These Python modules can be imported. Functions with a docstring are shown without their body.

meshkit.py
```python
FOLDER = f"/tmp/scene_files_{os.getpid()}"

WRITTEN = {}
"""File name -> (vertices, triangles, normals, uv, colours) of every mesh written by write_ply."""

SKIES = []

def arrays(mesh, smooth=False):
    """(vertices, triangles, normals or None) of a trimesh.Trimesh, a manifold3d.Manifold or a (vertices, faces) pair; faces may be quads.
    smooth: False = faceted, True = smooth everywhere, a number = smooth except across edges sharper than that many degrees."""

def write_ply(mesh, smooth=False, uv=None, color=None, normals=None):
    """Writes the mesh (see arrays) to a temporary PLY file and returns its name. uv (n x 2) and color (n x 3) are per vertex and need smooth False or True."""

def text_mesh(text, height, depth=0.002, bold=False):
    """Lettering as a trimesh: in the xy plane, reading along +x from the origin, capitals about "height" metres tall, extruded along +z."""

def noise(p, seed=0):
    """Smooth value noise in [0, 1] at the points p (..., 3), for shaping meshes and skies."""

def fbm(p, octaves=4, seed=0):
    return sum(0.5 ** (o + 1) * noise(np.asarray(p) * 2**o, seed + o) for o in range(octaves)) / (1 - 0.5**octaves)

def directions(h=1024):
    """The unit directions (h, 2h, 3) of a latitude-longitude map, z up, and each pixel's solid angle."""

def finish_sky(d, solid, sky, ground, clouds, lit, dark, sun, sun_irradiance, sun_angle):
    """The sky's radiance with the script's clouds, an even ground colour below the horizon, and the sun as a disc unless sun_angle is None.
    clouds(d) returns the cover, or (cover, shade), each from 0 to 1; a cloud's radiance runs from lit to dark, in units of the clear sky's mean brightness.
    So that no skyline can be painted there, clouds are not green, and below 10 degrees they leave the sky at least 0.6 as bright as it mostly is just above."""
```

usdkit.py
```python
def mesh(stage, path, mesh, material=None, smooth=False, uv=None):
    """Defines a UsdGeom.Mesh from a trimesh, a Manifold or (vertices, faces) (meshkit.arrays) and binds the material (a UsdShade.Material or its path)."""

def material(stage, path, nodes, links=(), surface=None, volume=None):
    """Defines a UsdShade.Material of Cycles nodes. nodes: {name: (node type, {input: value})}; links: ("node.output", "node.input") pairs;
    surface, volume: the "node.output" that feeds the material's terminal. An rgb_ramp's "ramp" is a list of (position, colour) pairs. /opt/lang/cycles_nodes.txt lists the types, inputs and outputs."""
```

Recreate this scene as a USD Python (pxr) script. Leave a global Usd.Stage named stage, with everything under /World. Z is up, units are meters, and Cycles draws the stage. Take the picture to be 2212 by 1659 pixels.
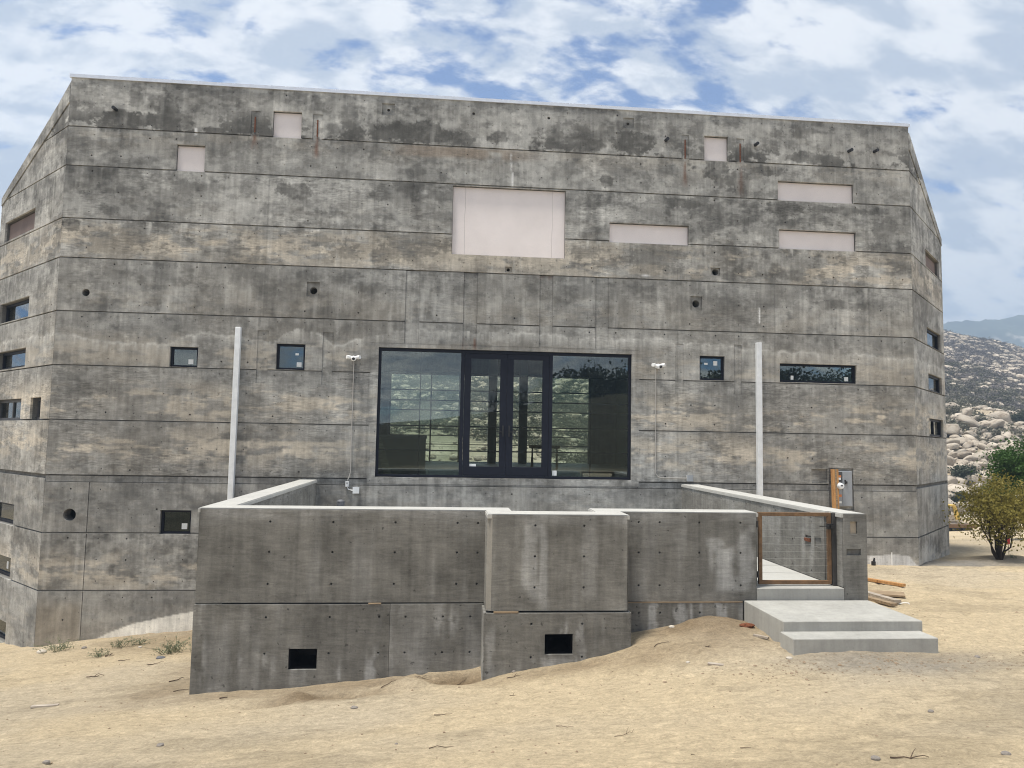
import math, numpy as np, shapely, trimesh, manifold3d
from shapely.geometry import Polygon, box as sbox, Point
from shapely.ops import unary_union
from scipy.spatial import Delaunay
from scipy.interpolate import RBFInterpolator
from pxr import Usd, UsdGeom, UsdLux, UsdShade, Sdf, Gf, Vt
import usdkit
from meshkit import noise, fbm

stage = Usd.Stage.CreateInMemory()
UsdGeom.SetStageUpAxis(stage, UsdGeom.Tokens.z)
UsdGeom.SetStageMetersPerUnit(stage, 1.0)
world = UsdGeom.Xform.Define(stage, '/World')
stage.SetDefaultPrim(world.GetPrim())
UsdGeom.Scope.Define(stage, '/World/Looks')

# ------------------------------------------------------------------ camera, sky, sun, exposure
EXPOSURE = 1.24
SKY_STRENGTH = 0.05
SUN_INTENSITY, SUN_ANGLE = 0.66, 10.0
SUN_DIR = np.array([-0.25, -0.13, 0.95]); SUN_DIR /= np.linalg.norm(SUN_DIR)
YAW, PITCH, ROLL = np.radians([5.22333845, 4.42550061, 1.00593111])
FPX, CX, CY = 1590.6336, 1106.0, 829.5
POS = np.array([0.0, -17.214707, 0.0])
cy_, sy_, cp_, sp_ = math.cos(YAW), math.sin(YAW), math.cos(PITCH), math.sin(PITCH)
FWD = np.array([sy_*cp_, cy_*cp_, sp_]); R0 = np.array([cy_, -sy_, 0.0]); U0 = np.cross(R0, FWD)
RT = math.cos(ROLL)*R0 + math.sin(ROLL)*U0; UP = -math.sin(ROLL)*R0 + math.cos(ROLL)*U0
camera = UsdGeom.Camera.Define(stage, '/World/camera')
camera.CreateHorizontalApertureAttr(36.0); camera.CreateVerticalApertureAttr(27.0)
camera.CreateFocalLengthAttr(36.0*FPX/2212.0)
camera.CreateClippingRangeAttr(Gf.Vec2f(0.1, 20000.0))
camera.CreateExposureAttr(EXPOSURE)
mt = Gf.Matrix4d(*RT, 0, *UP, 0, *(-FWD), 0, *POS, 1)
camera.AddTransformOp().Set(mt)


def ray(px, py):
    return FWD*FPX + RT*(px-CX) + UP*(CY-py)


def at(px, py, axis=1, val=0.0):
    """Point where the sight line through a point of the picture meets the plane axis = val."""
    d = ray(px, py)
    return POS + d*((val-POS[axis])/d[axis])


elev = math.asin(SUN_DIR[2]); rot = math.atan2(SUN_DIR[0], SUN_DIR[1])
dome = UsdLux.DomeLight.Define(stage, '/World/sky')
dome.GetPrim().SetCustomDataByKey('kind', 'structure')
CLOUD_BRIGHT, CLOUD_GREY = (8.5, 8.6, 8.75), (4.75, 5.3, 6.2)
sky = usdkit.material(stage, '/World/Looks/sky_look', {
    'tc': ('texture_coordinate', {}),
    'sep': ('separate_xyz', {}),
    'den': ('math', {'math_type': 'add', 'value2': 0.55}),
    'zc': ('math', {'math_type': 'maximum', 'value2': 0.0}),
    'u': ('math', {'math_type': 'divide'}),
    'v': ('math', {'math_type': 'divide'}),
    'uv': ('combine_xyz', {'z': 0.3}),
    'map': ('mapping', {'rotation': (0, 0, -0.55), 'scale': (1.3, 2.4, 1.0), 'location': (7.7, -2.5, 0.0)}),
    'big': ('noise_texture', {'scale': 1.1, 'detail': 3.0, 'roughness': 0.5}),
    'puff': ('noise_texture', {'scale': 8.5, 'detail': 8.0, 'roughness': 0.56, 'distortion': 0.15}),
    'wt': ('math', {'math_type': 'multiply_add', 'value2': 0.85}),
    'pw': ('math', {'math_type': 'multiply', 'value2': 0.62}),
    'cov': ('map_range', {'range_type': 'smoothstep', 'from_min': 0.56, 'from_max': 0.715, 'to_min': 0.0, 'to_max': 1.0, 'clamp': True}),
    'shn': ('noise_texture', {'scale': 8.0, 'detail': 6.0, 'roughness': 0.55, 'distortion': 0.2}),
    'sh': ('map_range', {'range_type': 'smoothstep', 'from_min': 0.38, 'from_max': 0.60, 'to_min': 0.0, 'to_max': 1.0, 'clamp': True}),
    'tint': ('mix', {'mix_type': 'multiply', 'fac': 1.0, 'color2': (0.80, 1.02, 1.32)}),
    'cl': ('mix', {'mix_type': 'mix', 'color1': CLOUD_GREY, 'color2': CLOUD_BRIGHT}),
    'sky': ('sky_texture', {'sky_type': 'single_scattering', 'sun_disc': False, 'sun_elevation': elev, 'sun_rotation': rot, 'altitude': 1200.0}),
    'mx': ('mix', {'mix_type': 'mix'}),
    'bg': ('background_shader', {'strength': SKY_STRENGTH}),
}, [('tc.generated', 'sep.vector'), ('sep.z', 'zc.value1'), ('zc.value', 'den.value1'), ('sep.x', 'u.value1'), ('den.value', 'u.value2'),
    ('sep.y', 'v.value1'), ('den.value', 'v.value2'), ('u.value', 'uv.x'), ('v.value', 'uv.y'), ('uv.vector', 'map.vector'),
    ('map.vector', 'big.vector'), ('map.vector', 'puff.vector'), ('map.vector', 'shn.vector'),
    ('big.fac', 'pw.value1'), ('puff.fac', 'wt.value1'), ('pw.value', 'wt.value3'), ('wt.value', 'cov.value'),
    ('shn.fac', 'sh.value'), ('sh.result', 'cl.fac'), ('cov.result', 'mx.fac'), ('sky.color', 'tint.color1'), ('tint.color', 'mx.color1'), ('cl.color', 'mx.color2'),
    ('mx.color', 'bg.color')], surface='bg.background')
UsdShade.MaterialBindingAPI.Apply(dome.GetPrim()).Bind(sky)

sun = UsdLux.DistantLight.Define(stage, '/World/sun')
sun.CreateIntensityAttr(SUN_INTENSITY); sun.CreateAngleAttr(SUN_ANGLE); sun.CreateNormalizeAttr(True)
sun.CreateColorAttr(Gf.Vec3f(1.0, 0.94, 0.84))
zax = SUN_DIR; xax = np.cross([0, 1, 0], zax); xax /= np.linalg.norm(xax); yax = np.cross(zax, xax)
sun.AddTransformOp().Set(Gf.Matrix4d(*xax, 0, *yax, 0, *zax, 0, 0, 0, 40, 1))

# ------------------------------------------------------------------ helpers
NAMES, LOC = {}, {}
LOOK = {}


def path_for(name, parent):
    base = (parent if isinstance(parent, str) else str(parent.GetPath())) if parent else '/World'
    k = NAMES.get((base, name), 0); NAMES[(base, name)] = k+1
    return f'{base}/{name}' if k == 0 else f'{base}/{name}_{k:03d}'


def tag(p, label=None, cat=None, group=None, kind=None):
    for k, v in (('label', label), ('category', cat), ('group', group), ('kind', kind)):
        if v: p.SetCustomDataByKey(k, v)
    return p


def thing(name, label, cat, loc=(0, 0, 0), group=None):
    pth = path_for(name, None)
    x = UsdGeom.Xform.Define(stage, pth)
    x.AddTranslateOp().Set(Gf.Vec3d(*map(float, loc)))
    LOC[pth] = np.array(loc, float)
    return tag(x.GetPrim(), label, cat, group)


def tri(f):
    f = np.asarray(f, int)
    return np.vstack([f[:, [0, 1, 2]], f[:, [0, 2, 3]]]) if f.shape[1] == 4 else f


def part(name, mesh, mat, parent=None, col=None, mk=None, smooth=False, label=None, cat=None, group=None, kind=None):
    """One Mesh prim. mesh: (verts, faces) or trimesh or list of them, in world coordinates."""
    if isinstance(mesh, list):
        mesh = join(mesh)
    v, f = (np.asarray(mesh.vertices), np.asarray(mesh.faces)) if hasattr(mesh, 'faces') else (np.asarray(mesh[0], float), tri(mesh[1]))
    pth = path_for(name, parent)
    loc = np.zeros(3)
    if parent:
        q = str(parent.GetPath())
        loc = LOC[q]; LOC[pth] = loc
    n = None
    if smooth:
        if smooth is True:
            n = np.zeros_like(v); fn = np.cross(v[f[:, 1]]-v[f[:, 0]], v[f[:, 2]]-v[f[:, 0]])
            for k in range(3): np.add.at(n, f[:, k], fn)
            n /= np.maximum(np.linalg.norm(n, axis=1, keepdims=True), 1e-12)
        else:
            from meshkit import arrays
            v, f, n = arrays((v, f), smooth)
    m = UsdGeom.Mesh.Define(stage, pth)
    m.CreatePointsAttr(Vt.Vec3fArray.FromNumpy((v-loc).astype(np.float32)))
    m.CreateFaceVertexCountsAttr(Vt.IntArray.FromNumpy(np.full(len(f), 3, np.int32)))
    m.CreateFaceVertexIndicesAttr(Vt.IntArray.FromNumpy(f.astype(np.int32).ravel()))
    m.CreateSubdivisionSchemeAttr('none')
    if n is not None:
        m.CreateNormalsAttr(Vt.Vec3fArray.FromNumpy(n.astype(np.float32))); m.SetNormalsInterpolation('vertex')
    for nm, arr in (('Col', col), ('Mk', mk)):
        if arr is not None:
            UsdGeom.PrimvarsAPI(m).CreatePrimvar(nm, Sdf.ValueTypeNames.Color3fArray, 'vertex').Set(Vt.Vec3fArray.FromNumpy(np.asarray(arr, np.float32)))
    UsdShade.MaterialBindingAPI.Apply(m.GetPrim()).Bind(LOOK[mat] if isinstance(mat, str) else mat)
    return tag(m.GetPrim(), label, cat, group, kind)


def join(ms):
    vs, fs, o = [], [], 0
    for m in ms:
        v, f = (np.asarray(m.vertices), np.asarray(m.faces)) if hasattr(m, 'faces') else (np.asarray(m[0], float), tri(m[1]))
        vs.append(v); fs.append(f+o); o += len(v)
    return np.vstack(vs), np.vstack(fs)


def bx(x0, x1, y0, y1, z0, z1, ch=0.0):
    """A box, with chamfered edges when ch > 0."""
    if ch <= 0:
        v = np.array([[x, y, z] for x in (x0, x1) for y in (y0, y1) for z in (z0, z1)], float)
        f = [[0, 1, 3, 2], [4, 6, 7, 5], [0, 4, 5, 1], [2, 3, 7, 6], [0, 2, 6, 4], [1, 5, 7, 3]]
        return v, tri(f)
    P = []
    for a, b, c in ((ch, ch, 0), (ch, 0, ch), (0, ch, ch)):
        P += [[x, y, z] for x in (x0+a, x1-a) for y in (y0+b, y1-b) for z in (z0+c, z1-c)]
    h = trimesh.convex.convex_hull(np.array(P))
    return np.asarray(h.vertices), np.asarray(h.faces)


def moved(m, M):
    v = np.asarray(m[0] if isinstance(m, tuple) else m.vertices); f = m[1] if isinstance(m, tuple) else m.faces
    return v @ np.asarray(M)[:3, :3].T + np.asarray(M)[:3, 3], np.asarray(f)


def rotz(a, t=(0, 0, 0)):
    M = np.eye(4); c, s = math.cos(a), math.sin(a); M[:2, :2] = [[c, -s], [s, c]]; M[:3, 3] = t
    return M


def frame_at(o, x, y, z):
    M = np.eye(4); M[:3, 0], M[:3, 1], M[:3, 2], M[:3, 3] = x, y, z, o
    return M


def tube(pts, r, sides=8, caps=True):
    pts = np.asarray(pts, float); n = len(pts); r = np.broadcast_to(np.asarray(r, float), (n,))
    t = np.gradient(pts, axis=0); t /= np.linalg.norm(t, axis=1, keepdims=True)
    u = np.cross(t[0], [0.31, 0.17, 0.93]); u /= np.linalg.norm(u)
    V = []
    for i in range(n):
        u = u - t[i]*(u @ t[i]); u /= np.linalg.norm(u); w = np.cross(t[i], u)
        a = np.linspace(0, 2*np.pi, sides, endpoint=False)
        V.append(pts[i] + r[i]*(np.outer(np.cos(a), u)+np.outer(np.sin(a), w)))
    V = np.vstack(V); F = []
    for i in range(n-1):
        for k in range(sides):
            a, b = i*sides+k, i*sides+(k+1) % sides
            F.append([a, b, b+sides, a+sides])
    F = tri(F)
    if caps:
        V = np.vstack([V, pts[0], pts[-1]]); c0, c1 = len(V)-2, len(V)-1; e = (n-1)*sides
        F = np.vstack([F, [[c0, (k+1) % sides, k] for k in range(sides)], [[c1, e+k, e+(k+1) % sides] for k in range(sides)]])
    return V, F


def ring_points(ring, step):
    P = np.asarray(ring.coords)[:-1]; out = []
    for a, b in zip(P, np.roll(P, -1, 0)):
        k = max(1, int(np.ceil(np.linalg.norm(b-a)/step)))
        out.append(a + (b-a)*np.linspace(0, 1, k, endpoint=False)[:, None])
    return np.vstack(out)


def skin(poly, depth, step, seed=0):
    """Front sheet of a slab: poly triangulated on a grid of points, with walls of the given depth along every edge.
    Returns (uvd vertices, faces); u right, v up, d into the wall; front faces look to -d."""
    V, F, o = [], [], 0
    rng = np.random.default_rng(seed)
    for g in getattr(poly, 'geoms', [poly]):
        if g.area < 1e-4: continue
        g = shapely.geometry.polygon.orient(g)
        rings = [ring_points(r, step) for r in [g.exterior, *g.interiors]]
        x0, y0, x1, y1 = g.bounds
        gx, gy = np.meshgrid(np.arange(x0+step/2, x1, step), np.arange(y0+step/2, y1, step))
        q = np.stack([gx.ravel(), gy.ravel()], 1)
        if len(q):
            q = q + rng.uniform(-.12, .12, q.shape)*step
            inner = g.buffer(-0.4*step) if not g.interiors or step > .2 else g.buffer(-min(0.4*step, .022))
            shapely.prepare(inner)
            q = q[shapely.contains_xy(inner, q[:, 0], q[:, 1])]
        pts = np.vstack(rings + [q])
        d = Delaunay(pts)
        t = d.simplices; c = pts[t].mean(1)
        shapely.prepare(g)
        t = t[shapely.contains_xy(g, c[:, 0], c[:, 1])]
        a = pts[t]; cr = (a[:, 1, 0]-a[:, 0, 0])*(a[:, 2, 1]-a[:, 0, 1])-(a[:, 1, 1]-a[:, 0, 1])*(a[:, 2, 0]-a[:, 0, 0])
        t[cr < 0] = t[cr < 0][:, ::-1]; t = t[np.abs(cr) > 1e-10]
        V.append(np.column_stack([pts, np.zeros(len(pts))])); F.append(t+o); o += len(pts)
        for r in rings:
            n = len(r)
            V.append(np.column_stack([np.vstack([r, r]), np.repeat([0.0, depth], n)]))
            k = np.arange(n); kn = (k+1) % n
            F.append(tri(np.column_stack([k, k+n, kn+n, kn]))+o); o += 2*n
    return np.vstack(V), np.vstack(F)


def n2r(x, z, sx, sz, seed=0, o=6, gain=.72):
    a, s, w = 0, 0, 1.0
    for k in range(o):
        a = a+w*noise(np.stack([x*sx*2**k+seed*7.31, z*sz*2**k-seed*3.17, np.full_like(x, seed*1.7+.5)], -1), seed+k); s += w; w *= gain
    return (a/s-.5)*1.55+.5


def sm(a, b, x):
    t = np.clip((x-a)/(b-a), 0, 1)
    return t*t*(3-2*t)


def n2(x, z, sx, sz, seed=0, o=4):
    return fbm(np.stack([x*sx+seed*7.31, z*sz-seed*3.17, np.full_like(x, seed*1.7+.5)], -1), o, seed)


# ------------------------------------------------------------------ materials
def L(name, nodes, links=(), surface='p.BSDF', **k):
    LOOK[name] = usdkit.material(stage, '/World/Looks/'+name, nodes, links, surface=surface, **k)


def plain(name, color, rough=0.6, metal=0.0, spread=0.12, scale=9.0, spec=0.5, bump=0.0, bscale=60.0):
    nodes = {'g': ('geometry', {}), 'n': ('noise_texture', {'scale': scale, 'detail': 5.0, 'roughness': 0.6}),
             'r': ('rgb_ramp', {'ramp': [(0.3, tuple(c*(1-spread) for c in color)), (0.7, tuple(min(1, c*(1+spread)) for c in color))]}),
             'p': ('principled_bsdf', {'roughness': rough, 'metallic': metal, 'specular_ior_level': spec})}
    links = [('g.position', 'n.vector'), ('n.fac', 'r.fac'), ('r.color', 'p.base_color')]
    if bump:
        nodes['n3'] = ('noise_texture', {'scale': bscale, 'detail': 4.0}); nodes['b'] = ('bump', {'strength': bump, 'distance': 0.02})
        links += [('g.position', 'n3.vector'), ('n3.fac', 'b.height'), ('b.normal', 'p.normal')]
    L(name, nodes, links)


def concrete(name, attr=True, color=(.21, .205, .19), grain=1.0, mott=1.0, bump=0.25, pit=0.45):
    nodes = {
        'g': ('geometry', {}),
        'n1': ('noise_texture', {'scale': 2.2, 'detail': 9.0, 'roughness': 0.62, 'distortion': 0.3}),
        'f1': ('map_range', {'from_min': 0.3, 'from_max': 0.7, 'to_min': 1-.26*mott, 'to_max': 1+.26*mott, 'clamp': True}),
        'mv': ('mapping', {'scale': (7.0, 7.0, 0.55)}),
        'n2': ('noise_texture', {'scale': 1.6, 'detail': 6.0, 'roughness': 0.6}),
        'f2': ('map_range', {'from_min': 0.3, 'from_max': 0.7, 'to_min': 1-.16*min(1, max(mott*1.0, .1)), 'to_max': 1+.18*min(1, max(mott*1.0, .1)), 'clamp': True}),
        'mh': ('mapping', {'scale': (1.9, 1.9, 13.0)}),
        'n3': ('noise_texture', {'scale': 1.5, 'detail': 6.0, 'roughness': 0.66, 'distortion': 1.7}),
        'f3': ('map_range', {'from_min': 0.34, 'from_max': 0.66, 'to_min': 1-.34*grain, 'to_max': 1+.34*grain, 'clamp': True}),
        'n4': ('noise_texture', {'scale': 38.0, 'detail': 5.0, 'roughness': 0.7}),
        'f4': ('map_range', {'from_min': 0.25, 'from_max': 0.75, 'to_min': 1-.12*max(mott, .3), 'to_max': 1+.12*max(mott, .3)}),
        'pit': ('voronoi_texture', {'scale': 9.0}) if False else ('noise_texture', {'scale': 16.0, 'detail': 2.0, 'roughness': 0.4}),
        'f5': ('map_range', {'from_min': 0.24, 'from_max': 0.31, 'to_min': pit, 'to_max': 1.0, 'clamp': True}),
        'm1': ('math', {'math_type': 'multiply'}), 'm2': ('math', {'math_type': 'multiply'}), 'm3': ('math', {'math_type': 'multiply'}), 'm4': ('math', {'math_type': 'multiply'}),
        'cm': ('mix', {'mix_type': 'multiply', 'fac': 1.0, 'color1': color}),
        'b': ('bump', {'strength': bump, 'distance': 0.012}),
        'p': ('principled_bsdf', {'roughness': 0.86, 'specular_ior_level': 0.3, 'diffuse_roughness': 0.4}),
    }
    links = [('g.position', 'n1.vector'), ('g.position', 'mv.vector'), ('mv.vector', 'n2.vector'), ('g.position', 'mh.vector'), ('mh.vector', 'n3.vector'),
             ('g.position', 'n4.vector'), ('g.position', 'pit.vector'), ('n1.fac', 'f1.value'), ('n2.fac', 'f2.value'), ('n3.fac', 'f3.value'), ('n4.fac', 'f4.value'), ('pit.fac', 'f5.value'),
             ('f1.result', 'm1.value1'), ('f2.result', 'm1.value2'), ('m1.value', 'm2.value1'), ('f4.result', 'm2.value2'),
             ('m2.value', 'm3.value1'), ('f5.result', 'm3.value2'), ('m3.value', 'm4.value1'),
             ('m4.value', 'cm.color2'), ('cm.color', 'p.base_color'), ('n4.fac', 'b.height'), ('b.normal', 'p.normal')]
    if attr:
        nodes['a'] = ('attribute', {'attribute': 'Col'}); links.append(('a.color', 'cm.color1'))
        nodes['k'] = ('attribute', {'attribute': 'Mk'}); nodes['ks'] = ('separate_xyz', {})
        nodes['gm'] = ('mix_float', {'a': 1.0}); links += [('k.vector', 'ks.vector'), ('ks.x', 'gm.fac'), ('f3.result', 'gm.b'), ('gm.result', 'm4.value2')]
    else:
        links.append(('f3.result', 'm4.value2'))
    L(name, nodes, links)


concrete('board_concrete')
concrete('plain_concrete', attr=False, color=(.17, .166, .155), grain=0.3)
concrete('core_concrete', attr=False, color=(.15, .146, .136), grain=0.3)
concrete('cap_concrete', attr=False, color=(.43, .425, .40), grain=0.0, mott=0.3, bump=0.06, pit=0.97)
concrete('lit_edge_concrete', attr=False, color=(.27, .255, .225), grain=0.1, mott=0.5)  # lighter tone paints the lit look of the chamfer and joint lips
concrete('slab_concrete', attr=False, color=(.42, .42, .40), grain=0.0, mott=0.15, bump=0.06, pit=0.95)
concrete('step_concrete', attr=False, color=(.345, .340, .315), grain=0.0, mott=0.5, bump=0.1, pit=0.9)
plain('pink_board', (.80, .735, .715), 0.85, spread=0.06, scale=1.1)
plain('brown_board', (.17, .125, .11), 0.8, spread=0.15, scale=2.0)
plain('dark_frame', (.011, .013, .022), 0.5, spread=0.15, spec=0.2)
plain('frame_grey', (.07, .07, .075), 0.5, spread=0.15)
plain('white_metal', (.72, .73, .74), 0.4, spread=0.05, scale=3.0)
plain('flashing', (.70, .73, .78), 0.35, metal=0.35, spread=0.06)
plain('galvanised', (.74, .76, .77), 0.45, metal=0.1, spread=0.10, scale=5.0)
plain('conduit_metal', (.42, .40, .37), 0.5, metal=0.2, spread=0.08)
plain('grey_paint', (.29, .31, .335), 0.5, spread=0.07, scale=4.0)
plain('dark_grey_paint', (.06, .062, .066), 0.5)
plain('black_plastic', (.016, .016, .018), 0.45)
plain('white_plastic', (.78, .78, .77), 0.35, spread=0.03)
plain('paper', (.78, .80, .79), 0.8, spread=0.03)
plain('orange_paper', (.62, .22, .08), 0.8, spread=0.05)
plain('rusty_steel', (.155, .088, .042), 0.7, spread=0.3, scale=14.0, bump=0.2)
plain('rust', (.14, .045, .018), 0.9, spread=0.5, scale=30.0)
plain('post_steel', (.045, .042, .04), 0.6, spread=0.3)
plain('cable_steel', (.36, .35, .32), 0.35, metal=0.6)
plain('beige_board', (.45, .38, .29), 0.85, spread=0.15)
plain('interior_wall', (.30, .29, .27), 0.9, spread=0.06, scale=2.0)
plain('interior_floor', (.22, .225, .22), 0.5, spread=0.12, scale=1.5)
plain('roofing', (.25, .25, .25), 0.9)
plain('yellow_paint', (.62, .42, .10), 0.5, spread=0.18)
plain('red_flag', (.55, .03, .03), 0.7)
plain('dry_twig', (.075, .05, .032), 0.9, spread=0.35, scale=25.0)
plain('pale_stone', (.46, .42, .36), 0.9, spread=0.2, scale=14.0, bump=0.4)
plain('grey_stone', (.20, .18, .16), 0.9, spread=0.25, scale=25.0, bump=0.5)
plain('blue_grey_scrap', (.12, .125, .14), 0.7, spread=0.3, scale=14.0)
plain('bark', (.035, .025, .018), 0.9, spread=0.3, scale=20.0)


def wood(name, c1, c2, sc=(3, 3, 30)):
    L(name, {'tc': ('texture_coordinate', {}), 'm': ('mapping', {'scale': sc}), 'n': ('noise_texture', {'scale': 1.0, 'detail': 6.0, 'roughness': 0.6, 'distortion': 0.8}),
             'r': ('rgb_ramp', {'ramp': [(0.32, c1), (0.68, c2)]}), 'p': ('principled_bsdf', {'roughness': 0.8, 'specular_ior_level': 0.3})},
      [('tc.object', 'm.vector'), ('m.vector', 'n.vector'), ('n.fac', 'r.fac'), ('r.color', 'p.base_color')])


wood('orange_wood', (.27, .12, .04), (.56, .32, .13), (26, 26, 1.5))
wood('weathered_wood', (.16, .115, .075), (.36, .27, .175), (3, 30, 30))
wood('grey_wood', (.24, .20, .16), (.46, .41, .35), (3, 30, 30))


def glass(name, ior, tint, rough=0.0):
    L(name, {'fr': ('fresnel', {'IOR': ior}), 't': ('transparent_bsdf', {'color': tint}), 'gl': ('glossy_bsdf', {'color': (0.92, 0.97, 1.0), 'roughness': rough}),
             'mx': ('mix_closure', {})}, [('fr.fac', 'mx.fac'), ('t.BSDF', 'mx.closure1'), ('gl.BSDF', 'mx.closure2')], surface='mx.closure')


glass('window_glass', 1.95, (.80, .87, .82))
glass('low_glass', 1.42, (.62, .74, .72))
glass('coated_glass', 2.9, (.62, .74, .72))
glass('clear_glass', 1.45, (.92, .95, .92))


def leaf(name, c1, c2, trans=0.35):
    L(name, {'oi': ('geometry', {}), 'r': ('rgb_ramp', {'ramp': [(0.0, c1), (1.0, c2)]}),
             'p': ('principled_bsdf', {'roughness': 0.6, 'specular_ior_level': 0.3}), 't': ('translucent_bsdf', {}), 'mx': ('mix_closure', {'fac': trans})},
      [('oi.random_per_island', 'r.fac'), ('r.color', 'p.base_color'), ('r.color', 't.color'), ('p.BSDF', 'mx.closure1'), ('t.BSDF', 'mx.closure2')], surface='mx.closure')


leaf('olive_leaf', (.22, .19, .04), (.62, .46, .11))
leaf('green_leaf', (.045, .10, .016), (.17, .29, .05))
leaf('dark_leaf', (.035, .045, .022), (.11, .125, .055), 0.2)
leaf('weed_leaf', (.20, .22, .14), (.34, .36, .25))
leaf('scrub_leaf', (.11, .105, .07), (.26, .235, .165), 0.15)
leaf('burnt_leaf', (.14, .125, .12), (.30, .265, .24), 0.1)

# sandy ground: pale decomposed granite with fine streaks, damp patches and painted contact shade come from the Col primvar
L('sand', {
    'g': ('geometry', {}), 'a': ('attribute', {'attribute': 'Col'}),
    'm': ('mapping', {'scale': (2.6, 4.6, 1.0), 'rotation': (0, 0, 0.16)}),
    'n1': ('noise_texture', {'scale': 2.4, 'detail': 9.0, 'roughness': 0.66, 'distortion': 0.4}),
    'f1': ('map_range', {'from_min': 0.3, 'from_max': 0.7, 'to_min': 0.80, 'to_max': 1.12}),
    'n2': ('noise_texture', {'scale': 28.0, 'detail': 8.0, 'roughness': 0.92}),
    'f2': ('map_range', {'from_min': 0.30, 'from_max': 0.70, 'to_min': 0.50, 'to_max': 1.38}),
    'n3': ('noise_texture', {'scale': 9.0, 'detail': 5.0, 'roughness': 0.6}),
    'f3': ('map_range', {'from_min': 0.3, 'from_max': 0.7, 'to_min': 0.90, 'to_max': 1.08}),
    'm1': ('math', {'math_type': 'multiply'}), 'm2': ('math', {'math_type': 'multiply'}),
    'cm': ('mix', {'mix_type': 'multiply', 'fac': 1.0}),
    'h': ('math', {'math_type': 'multiply_add', 'value2': 0.35}),
    'b': ('bump', {'strength': 1.0, 'distance': 0.06}),
    'p': ('principled_bsdf', {'roughness': 0.95, 'specular_ior_level': 0.15, 'diffuse_roughness': 0.5})},
  [('g.position', 'm.vector'), ('m.vector', 'n1.vector'), ('g.position', 'n2.vector'), ('g.position', 'n3.vector'), ('n1.fac', 'f1.value'), ('n2.fac', 'f2.value'), ('n3.fac', 'f3.value'),
   ('f1.result', 'm1.value1'), ('f2.result', 'm1.value2'), ('m1.value', 'm2.value1'), ('f3.result', 'm2.value2'), ('a.color', 'cm.color1'), ('m2.value', 'cm.color2'), ('cm.color', 'p.base_color'),
   ('n2.fac', 'h.value1'), ('n1.fac', 'h.value3'), ('h.value', 'b.height'), ('b.normal', 'p.normal')])
L('hill_soil', {
    'g': ('geometry', {}), 'a': ('attribute', {'attribute': 'Col'}),
    'n1': ('noise_texture', {'scale': 0.35, 'detail': 9.0, 'roughness': 0.7}),
    'f1': ('map_range', {'from_min': 0.3, 'from_max': 0.7, 'to_min': 0.65, 'to_max': 1.3}),
    'cm': ('mix', {'mix_type': 'multiply', 'fac': 1.0}), 'p': ('principled_bsdf', {'roughness': 0.95, 'specular_ior_level': 0.1})},
  [('g.position', 'n1.vector'), ('n1.fac', 'f1.value'), ('a.color', 'cm.color1'), ('f1.result', 'cm.color2'), ('cm.color', 'p.base_color')])
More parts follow.
